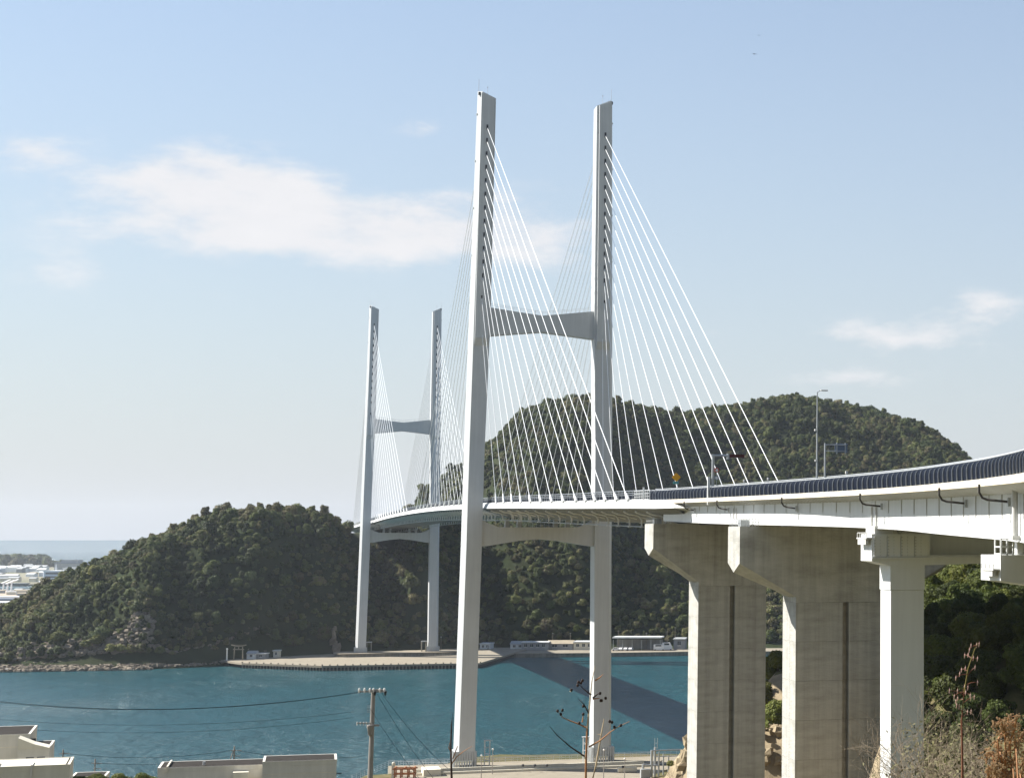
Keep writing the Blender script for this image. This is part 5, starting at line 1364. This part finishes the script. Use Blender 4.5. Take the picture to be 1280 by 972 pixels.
# bare brush at the lower right: each clump its own shrub
SHR = []
for k in range(4):
    rng = random.Random(300 + k); m = MB()
    for q in range(9):
        a = rng.uniform(0, 6.28)
        branchy(m, Vector((math.cos(a) * .15, math.sin(a) * .15, 0)), Vector((math.cos(a) * .55, math.sin(a) * .55, 1)).normalized(), rng.uniform(.55, .85), .011, 4, rng, .55, 0, 3)
    SHR.append(m.mesh('bare_branches_%d' % k, M['baretwig']))
SHL = []
for k in range(2):
    rng = random.Random(330 + k); m = MB()
    for q in range(420):
        a = rng.uniform(0, 6.28); R_ = rng.uniform(0, .8); c_ = Vector((math.cos(a) * R_, math.sin(a) * R_, rng.uniform(.1, 1.5))); dd = Vector((rng.gauss(0, 1), rng.gauss(0, 1), rng.gauss(0, 1))).normalized() * .035; e_ = dd.orthogonal().normalized() * .014
        m.add([c_ - dd, c_ - e_, c_ + dd, c_ + e_], [(0, 1, 2, 3)])
    me = m.mesh('dry_leaves_%d' % k, principled('dry_olive_leaf_%d' % k, (0.11, 0.10, 0.04), 0.7, 0.2, var=0.4, vscale=6)); SHL.append(me)
spots = [(1160, 905, 24, 'nearest the slim steel column'), (1178, 880, 27, 'with pale forked branches beside the steel column'), (1200, 900, 25, 'directly behind the red-stemmed plant'), (1222, 905, 28, 'between the red-stemmed plant and the tan seed heads'), (1150, 935, 22, 'lowest in front of the steel column edge'),
         (1240, 925, 26, 'just left of the tan seed heads'), (1185, 940, 21, 'at the bottom edge left of the red stem'), (1225, 945, 22, 'at the bottom edge right of the red stem'), (1088, 955, 23, 'left of the slim steel column in front of the concrete pier'), (1262, 890, 30, 'behind the tan seed heads at the right edge'),
         (1205, 872, 31, 'farthest, behind the red-stemmed plant'), (1165, 868, 33, 'farthest, beside the steel column')]
for i, (x, yt, Yd, wd) in enumerate(spots):
    top = at(x, yt, Yd); g = near_z(top.x, Yd)
    h = 1.9; T_ = thing('bare_shrub', 'bare twiggy shrub ' + wd, 'shrub', (top.x, Yd, top.z - h), i * 1.3, 'bare shrubs at the lower right'); T_.scale = (1.0, 1.0, 1.0)
    link('branches', SHR[i % 4], T_)
    lf = link('dry_leaves', SHL[i % 2], T_); tag(lf, kind='stuff')
    if top.z - h > g:
        m = MB(); m.tube([(0, 0, g - (top.z - h) - .1), (0.03, 0, (g - (top.z - h)) * .5), (0, 0, .15)], [.05, .04, .03], 6); m.build('stem', M['baretwig'], T_)
def px_poly(pts, Y): return [at(a, b, Y) for a, b in pts]
# red-stemmed plant with pinkish buds
Yd = 17.0; base = at(1202, 1010, Yd); base.z = near_z(base.x, Yd)
T_ = thing('red_stemmed_plant', 'tall dry plant with red stem and small pale pink pods before the dark slope', 'plant', base)
st = px_poly([(1203, 1000), (1203, 950), (1202, 900), (1205, 865), (1210, 835), (1218, 812), (1222, 803)], Yd)
m = MB(); m.tube([Vector((0, 0, 0))] + [p - base for p in st[:4]], [.015, .012, .010, .008, .006], 7); m.build('stem', M['redstem'], T_)
m = MB(); m.tube([p - base for p in st[3:]], [.006, .005, .004, .002], 6); m.build('upper_stem', principled('yellow_green_stem', (0.20, 0.17, 0.05), 0.6, 0.2, var=0.2), T_)
rg = random.Random(9); mb_ = MB(); podm = []
for (x0, y0, x1, y1) in [(1220, 806, 1212, 811), (1218, 812, 1224, 804), (1214, 822, 1206, 818), (1213, 826, 1222, 822), (1209, 838, 1202, 836), (1209, 842, 1195, 846), (1208, 846, 1219, 833), (1206, 856, 1222, 852), (1205, 864, 1193, 869), (1205, 868, 1187, 862), (1204, 874, 1195, 875),
                         (1204, 866, 1213, 868), (1204, 878, 1218, 870), (1203, 862, 1210, 858), (1203, 890, 1196, 880), (1204, 895, 1214, 888)]:
    a, b = at(x0, y0, Yd) - base, at(x1, y1, Yd + rg.uniform(-.1, .1)) - base
    mb_.tube([a, (a + b) / 2 + Vector((0, 0, .01)), b], [.004, .003, .002], 4); podm.append(b)
    if rg.random() < .6: podm.append((a + b) / 2 + Vector((rg.uniform(-.02, .02), 0, .02)))
mb_.build('side_twig', M['redstem'], T_)
for b in podm:
    m = MB(); m.tube([b + Vector((0, 0, .022)), b, b - Vector((.004, 0, .03))], [.002, .007, .002], 6); m.build('pod', M['budpink'], T_)
# tan seed heads at the right edge: curling drooping plumes
Yd = 14.0; base = at(1262, 1010, Yd); base.z = near_z(base.x, Yd)
T_ = thing('seed_head_bush', 'bushy plant of tan drooping seed heads in the bottom right corner', 'plant', base)
rg = random.Random(17)
ml = MB(); ms = [MB() for _ in range(3)]
plumes = [(1247, 925, 1258, 904), (1262, 930, 1272, 893), (1270, 930, 1282, 912), (1252, 945, 1243, 925), (1245, 960, 1238, 938), (1256, 950, 1262, 925), (1266, 955, 1274, 930), (1275, 960, 1290, 935), (1250, 970, 1252, 945), (1262, 975, 1265, 950), (1272, 980, 1280, 955), (1240, 975, 1240, 955),
          (1258, 985, 1257, 962), (1285, 985, 1290, 960), (1246, 990, 1246, 968), (1270, 990, 1272, 968), (1256, 915, 1250, 900), (1268, 910, 1268, 902), (1236, 985, 1234, 962)]
for i, (x0, y0, x1, y1) in enumerate(plumes):
    a = at(x0 + 4, 1005, Yd + rg.uniform(-.3, .3)) - base; b = at(x0, y0, Yd) - base; c_ = at(x1, y1, Yd + rg.uniform(-.2, .2)) - base
    d_ = c_ + Vector((rg.uniform(.02, .08) * rg.choice((-1, 1)), rg.uniform(-.03, .03), -.02)); e_ = d_ + Vector((rg.uniform(-.03, .03), 0, -.08))
    ml.tube([a, b, c_], [.008, .006, .004], 5); path = [b, (b + c_) / 2 + Vector((.01, 0, 0)), c_, d_, e_]; ml.tube(path, .003, 4)
    for k in range(len(path) - 1):
        for q in range(20):
            p_ = path[k] + (path[k + 1] - path[k]) * rg.random(); r_ = rg.uniform(.005, .011)
            o_ = Vector((rg.gauss(0, .018), rg.gauss(0, .018), rg.gauss(0, .014))); ms[i % 3].ball(p_ + o_, r_, (1, 1, 1.3), 5, 3)
ml.build('stems', M['orangestem'], T_)
for q in ms: tag(q.build('seed_clusters', M['seed'], T_), kind='stuff')
# tall dead stalk before the right tower leg
Yd = 16.0; base = at(732, 1010, Yd); base.z = near_z(base.x, Yd)
T_ = thing('dead_stalk', 'tall dead orange-brown stalk with dark seed pods before the right tower leg', 'plant', base)
m = MB(); P_ = px_poly([(732, 1000), (732.5, 955), (734, 910), (737, 880), (740, 850), (744, 832)], Yd); m.tube([Vector((0, 0, 0))] + [p - base for p in P_[:3]], [.015, .010, .009, .008], 7); m.build('stem', M['orangestem'], T_)
m = MB(); m.tube([p - base for p in P_[2:]], [.008, .006, .004, .002], 6); m.build('upper_stem', M['palestem'], T_)
brs = [([(731, 945), (712, 932), (696, 918), (687, 907)], 'd', []), ([(733, 909), (725, 905), (712, 900), (703, 896), (698, 889)], 'o', [(697, 888), (703, 887), (701, 892), (724, 903)]), ([(736, 891), (730, 880), (722, 872)], 'd', [(729, 882)]),
       ([(739, 868), (730, 861), (724, 855)], 'd', [(723, 852), (726, 853), (722, 856), (728, 850)]), ([(736, 933), (750, 925), (762, 915), (772, 908), (787, 901)], 'o', [(762, 901), (765, 902), (768, 908), (776, 906)]), ([(741, 872), (747, 867), (752, 865)], 'd', [(751, 875), (757, 872), (750, 866)]),
       ([(741, 873), (750, 872)], 'o', [(752, 875)]), ([(744, 850), (750, 846), (754, 842)], 'o', []), ([(728, 902), (729, 893)], 'o', [(729, 892)]), ([(713, 864), (715, 860)], 'p', [(714, 862)])]
pods = []
for pts, kd, pp in brs:
    P_ = [p - base for p in px_poly(pts, Yd)]; m = MB(); m.tube(P_, [.0075 - .0055 * k / (len(P_) - 1) for k in range(len(P_))], 5); m.build('branch', {'d': M['pod'], 'o': M['orangestem'], 'p': M['palestem']}[kd], T_); pods += pp
m = MB()
for x, y in pods:
    c_ = at(x, y, Yd) - base; m = MB(); m.ball(c_, .0115, (1, 1, 1.3), 7, 5); m.build('seed_pod', M['pod'], T_)
base = at(738, 1010, 16.4); base.z = near_z(base.x, 16.4)
T_ = thing('dead_stalk', 'shorter pale leaning stalk just right of the tall dead stalk', 'plant', base)
m = MB(); m.tube([Vector((0, 0, 0))] + [p - base for p in px_poly([(738, 985), (745, 955), (751, 920), (755, 898)], 16.4)], [.02, .012, .009, .007, .003], 6); m.build('stem', M['palestem'], T_)
m = MB(); m.tube([p - base for p in px_poly([(751, 918), (747, 917)], 16.4)], .003, 4); m.build('twig', M['palestem'], T_)
base = at(565, 1010, 15.5); base.z = near_z(base.x, 15.5)
T_ = thing('bare_sapling', 'thin bare sapling along the left edge of the nearer tower leg', 'plant', base)
m = MB(); m.tube([Vector((0, 0, 0))] + [p - base for p in px_poly([(565, 985), (564, 955), (563.5, 930), (564.5, 905), (566, 890)], 15.5)], [.014, .010, .008, .007, .005, .002], 6); m.build('stem', M['pod'], T_)
for pts in ([(564, 955), (571, 945), (580, 938), (590, 932)], [(564, 940), (561, 934), (562, 928)], [(566, 948), (570, 937), (572, 932)]):
    m = MB(); m.tube([p - base for p in px_poly(pts, 15.5)], [.005, .004, .003, .0015][:len(pts)], 5); m.build('branch', M['orangestem'], T_)
rg = random.Random(77); m = MB()
for i in range(230):
    X = rg.uniform(-46, -31) if i < 160 else rg.uniform(-29, -22); Y = rg.uniform(296, 316)
    rock_geo(m, Vector((X, Y, near_z(X, Y) + rg.uniform(-.5, .15))), rg.uniform(.5, 1.7), rg, .9)
tag(m.build('cliff_rocks', M['cliff']), 'broken beige rocks of the cliff beside the first concrete pier', 'rocks', kind='stuff')
# bare bush on the cliff edge left of the first concrete pier, green tuft in the rock
p = at(845, 908, 307); g = near_z(p.x, 307)
T_ = thing('cliff_bush', 'bare brown bush on the cliff edge left of the first concrete pier', 'shrub', (p.x, 307, min(g + .3, p.z))); T_.scale = (2.9, 2.9, 2.7)
link('branches', SHR[1], T_)
T_ = thing('cliff_tuft', 'small green tuft growing from the beige cliff', 'shrub', at(838, 958, 294), 0); T_.scale = (.4, .35, .3); link('foliage', SH[0], T_)
# hedge-like ground cover between the houses
rg = random.Random(8); gb = []
for i, x in enumerate(range(88, 202, 9)):
    q = at(x + rg.uniform(-3, 3), rg.uniform(966, 974), 222); gb.append(q)
for i, q in enumerate(gb):
    T_ = thing('garden_bush', ('olive' if i % 2 else 'dark green') + ' bush in the row between the small dark-roofed house and the long beige house' if i > 3 else ['leftmost', 'second', 'third', 'fourth'][i] + ' bush beside the small dark-roofed house', 'shrub', (q.x, q.y, q.z - 1.75), i, 'bushes between the houses')
    T_.scale = (.42, .42, .42); link('foliage', NEARC[i % 3], T_)

# ------------------------------------------------------------------ far shore beyond the left hill
def far_at(x, y): return atz(x, y, 2.0)
def far_box(name, label, cat, x0, x1, y0, y1, depth, mat, mat2=None, floors=0, ybase=None):
    p0 = atz(x0, y1, 2.0); Y = p0.y; a, b = at(x0, y0, Y), at(x1, y0, Y); H = a.z - 2; W_ = b.x - a.x
    T_ = thing(name, label, cat, ((a.x + b.x) / 2, Y, 2.0))
    m = MB(); m.b2(-W_ / 2, W_ / 2, 0, depth, 0, H); m.build('wall', mat, T_)
    m = MB(); m.b2(-W_ / 2 - 1, W_ / 2 + 1, -1, depth + 1, H + .01, H + 1.0); m.build('roof', mat2 or mat, T_)
    for k in range(floors):
        m = MB(); z = H * (k + .25) / floors; m.b2(-W_ / 2 + 2, W_ / 2 - 2, -.3, .05, z, z + H * .42 / floors); m.build('window_band', M['glass'], T_)
    return T_, W_, H
far_box('terrace_block', 'white four-storey building with dark window bands at the foot of the left hill', 'building', 55, 84, 714, 731.5, 30, M['hull'], M['hull'], 4)
far_box('terrace_block', 'small white stepped block right of the banded white building', 'building', 79, 96, 710, 722, 20, M['hull'], M['hull'], 1)
T_, W_, H = far_box('factory_hall', 'long grey-blue factory roof on the flat land behind the left hill', 'building', 68, 103, 703.5, 712, 60, M['roofgrey'], M['signback'], 0)
m = MB(); m.b2(-W_ * .3, W_ * .3, 5, 25, H + 1.02, H + 6); m.build('roof_monitor', M['roofgrey'], T_)
far_box('warehouse', 'bright white low warehouse roof at the left picture edge above the hill foot', 'warehouse', -20, 25, 753.5, 757.5, 24, M['hull'], M['hull'])
far_box('warehouse', 'thin white quay shed at the left picture edge above the bright warehouse', 'warehouse', -20, 32, 746.5, 749, 14, M['hull'], M['hull'])
far_box('warehouse', 'long dark shed at the left picture edge between the two white roofs', 'warehouse', -20, 24, 749.5, 752.5, 20, M['signback'], M['signback'])
far_box('sea_wall', 'grey breakwater line across the inlet at the far left', 'sea wall', -40, 31, 729.5, 732.6, 10, M['quaywall'], M['roofgrey'])
# ship
p = atz(44, 734, 0.0)
T_ = thing('white_ship', 'white ship with mast and stepped superstructure moored in the inlet', 'ship', (p.x, p.y + 40, 0), 0.0); k_ = 1.05
m = MB(); m.loft([[Vector((x, -w_, z_)), Vector((x, -w_ * .7, -1)), Vector((x, w_ * .7, -1)), Vector((x, w_, z_))] for x, w_, z_ in ((-14, .5, 7.5), (-10, 4, 6.2), (0, 5, 5.4), (14, 5, 5.2), (25, 4.5, 5.4))]); m.build('hull', M['hull'], T_)
for x0, x1, z0, z1 in ((-5, 20, 5.3, 9), (-2, 14, 9.01, 12.5), (0, 9, 12.51, 15.5)):
    m = MB(); m.b2(x0, x1, -3.6, 3.6, z0, z1); dk = m.build('superstructure', M['hull'], T_)
    m = MB(); m.b2(x0 + 1, x1 - 1, -3.65, -3.61, z0 + 1.4, z0 + 2.3); m.build('window', M['glass'], dk)
m = MB(); m.tube([(-9, 0, 5), (-9, 0, 20)], [.5, .3], 6); m.tube([(6, 0, 15), (6, 0, 27)], [.6, .3], 6); m.build('mast', M['hull'], T_)
m = MB(); m.box((6, 0, 22), (5, .4, .4)); m.build('yard', M['hull'], T_)
rg = random.Random(2)
for i in range(30):
    x = -6 + i * 2.1 + rg.uniform(-.8, .8); y = rg.uniform(711.5, 715.5); q = atz(x, y, 2.0); W_ = rg.uniform(9, 18); H = rg.uniform(6, 11)
    T_ = thing('distant_house', 'tiny %s house in the distant row, %s' % (rg.choice(['white', 'pale grey', 'cream']), ['at the far left', 'left of the ship mast', 'behind the ship mast', 'beside the factory roof'][min(i // 8, 3)]), 'house', (q.x, q.y, 2), rg.uniform(-.4, .4), 'distant houses on the flat land')
    m = MB(); m.b2(-W_ / 2, W_ / 2, -5, 5, 0, H * .7); m.build('wall', M['hull'] if i % 3 else M['wallgrey'], T_)
    m = MB(); m.loft([[Vector((x_, -5.6, H * .7)), Vector((x_, 0, H)), Vector((x_, 5.6, H * .7))] for x_ in (-W_ / 2 - .5, W_ / 2 + .5)]); m.build('roof', M['roofgrey'] if i % 2 else M['rooflight'], T_)
pts = []
for i in range(260):
    x = rg.uniform(-30, 100); y = rg.uniform(704.5, 708.5); q = atz(x, y, 2.0); pts.append((q.y, q.x, 1.0, rg.uniform(2.6, 4.4) if x < 58 else 1.8, x))
scatter('distant_treeline', pts, protos, 'dark distant tree belt on the flat land at the far left', 'trees')
for i, (x, y) in enumerate(((4, 741), (9, 742), (14, 740.5))):
    q = atz(x, y, 2.0); T_ = thing('dock_crane', ['leftmost', 'middle', 'rightmost'][i] + ' small white dock crane beside the inlet at the far left', 'crane', (q.x, q.y, 2)); m = MB(); m.tube([(0, 0, 0), (0, 0, 11)], .8, 6); m.build('tower', M['hull'], T_); m = MB(); m.tube([(-2, 0, 10), (7, 0, 14)], .6, 5); m.build('jib', M['hull'], T_)

rg = random.Random(31)
for i in range(22):
    x = rg.uniform(-10, 58); y = rg.choice([rg.uniform(719, 727), rg.uniform(740.5, 745)]); q = atz(x, y, 2.0); k_ = q.y / 2600.0; W_ = rg.uniform(8, 17) * k_; H = rg.uniform(3, 5.5) * k_
    T_ = thing('dock_shed', 'small %s shed on the %s' % (['white', 'pale grey', 'cream'][i % 3], 'green flat land behind the inlet' if y < 730 else 'pale dock yard before the inlet'), 'shed', (q.x, q.y, 2), rg.uniform(-.5, .5), 'small sheds round the far inlet')
    m = MB(); m.b2(-W_ / 2, W_ / 2, -4 * k_, 4 * k_, 0, H); m.build('wall', [M['hull'], M['wallgrey'], M['wallcream']][i % 3], T_)
    m = MB(); m.loft([[Vector((x_, -4.5 * k_, H)), Vector((x_, 0, H * 1.35)), Vector((x_, 4.5 * k_, H))] for x_ in (-W_ / 2 - .5, W_ / 2 + .5)]); m.build('roof', [M['rooflight'], M['roofgrey'], M['rooftan']][(i * 2) % 3], T_)
# ------------------------------------------------------------------ birds
for x, y, sc_, lab in ((943, 68, 1.0, 'dark bird gliding high in the sky right of the towers'), (948.5, 44.5, .6, 'smaller dark bird just above the other in the sky')):
    p = at(x, y, 130); T_ = thing('bird', lab, 'bird', p, .5, 'birds over the bridge'); T_.scale = (sc_ * .3,) * 3
    m = MB(); m.tube([(0, -.28, 0), (0, -.1, .02), (0, .12, .02), (0, .26, .05), (0, .33, .03)], [.02, .07, .08, .045, .01], 8); m.build('body', M['bird'], T_)
    for sd in (-1, 1):
        m = MB(); prw = [(0, .14, -.12, .04), (.25, .16, -.10, .14), (.5, .10, -.08, .12), (.72, -.02, -.12, .03)]
        m.loft([[Vector((sd * x_, f_, z_)), Vector((sd * x_, (f_ + b_) / 2, z_ + .015)), Vector((sd * x_, b_, z_)), Vector((sd * x_, (f_ + b_) / 2, z_ - .006))] for x_, f_, b_, z_ in prw]); m.build('wing', M['bird'], T_)
    m = MB(); m.loft([[Vector((-.03, -.25, .01)), Vector((.03, -.25, .01)), Vector((.03, -.25, -.01)), Vector((-.03, -.25, -.01))], [Vector((-.11, -.5, .01)), Vector((.11, -.5, .01)), Vector((.11, -.5, -.002)), Vector((-.11, -.5, -.002))]]); m.build('tail', M['bird'], T_)

# ------------------------------------------------------------------ air
hz_ = bpy.data.materials.new('haze_air'); hz_.use_nodes = True
t = NT(hz_.node_tree)
pv = t.n('ShaderNodeVolumePrincipled', i={'Color': (0.82, 0.90, 1.0, 1), 'Density': 0.00004, 'Anisotropy': 0.3})
out = t.n('ShaderNodeOutputMaterial'); t.t.links.new(pv.outputs[0], out.inputs['Volume'])
m = MB(); m.b2(-4600, 2600, -400, 9000, -7.5, 215)
HAZE = True
if HAZE: tag(m.build('haze', hz_), kind='stuff')

# ------------------------------------------------------------------ labels: tell look-alikes apart by their order in the picture
bylab = {}
for o_ in SC.objects:
    if o_.parent is None and 'label' in o_: bylab.setdefault(o_['label'], []).append(o_)
ORD = ['leftmost', 'second from left', 'third from left', 'fourth from left', 'fifth from left', 'sixth from left', 'seventh from left', 'eighth from left', 'ninth from left', 'tenth from left', 'eleventh from left', 'twelfth from left',
       'thirteenth from left', 'fourteenth from left', 'fifteenth from left', 'sixteenth from left', 'seventeenth from left', 'eighteenth from left', 'nineteenth from left', 'twentieth from left']
for lb, obs in bylab.items():
    if len(obs) < 2: continue
    obs.sort(key=lambda q: q.location.x / max(q.location.y, 1))
    for k, q in enumerate(obs):
        kr = len(obs) - 1 - k
        wd = 'rightmost' if kr == 0 else (ORD[k] if k < len(ORD) else (ORD[kr].replace('left', 'right') if kr < len(ORD) else None))
        if wd: q['label'] = ' '.join((wd + ' ' + lb).split()[:16])
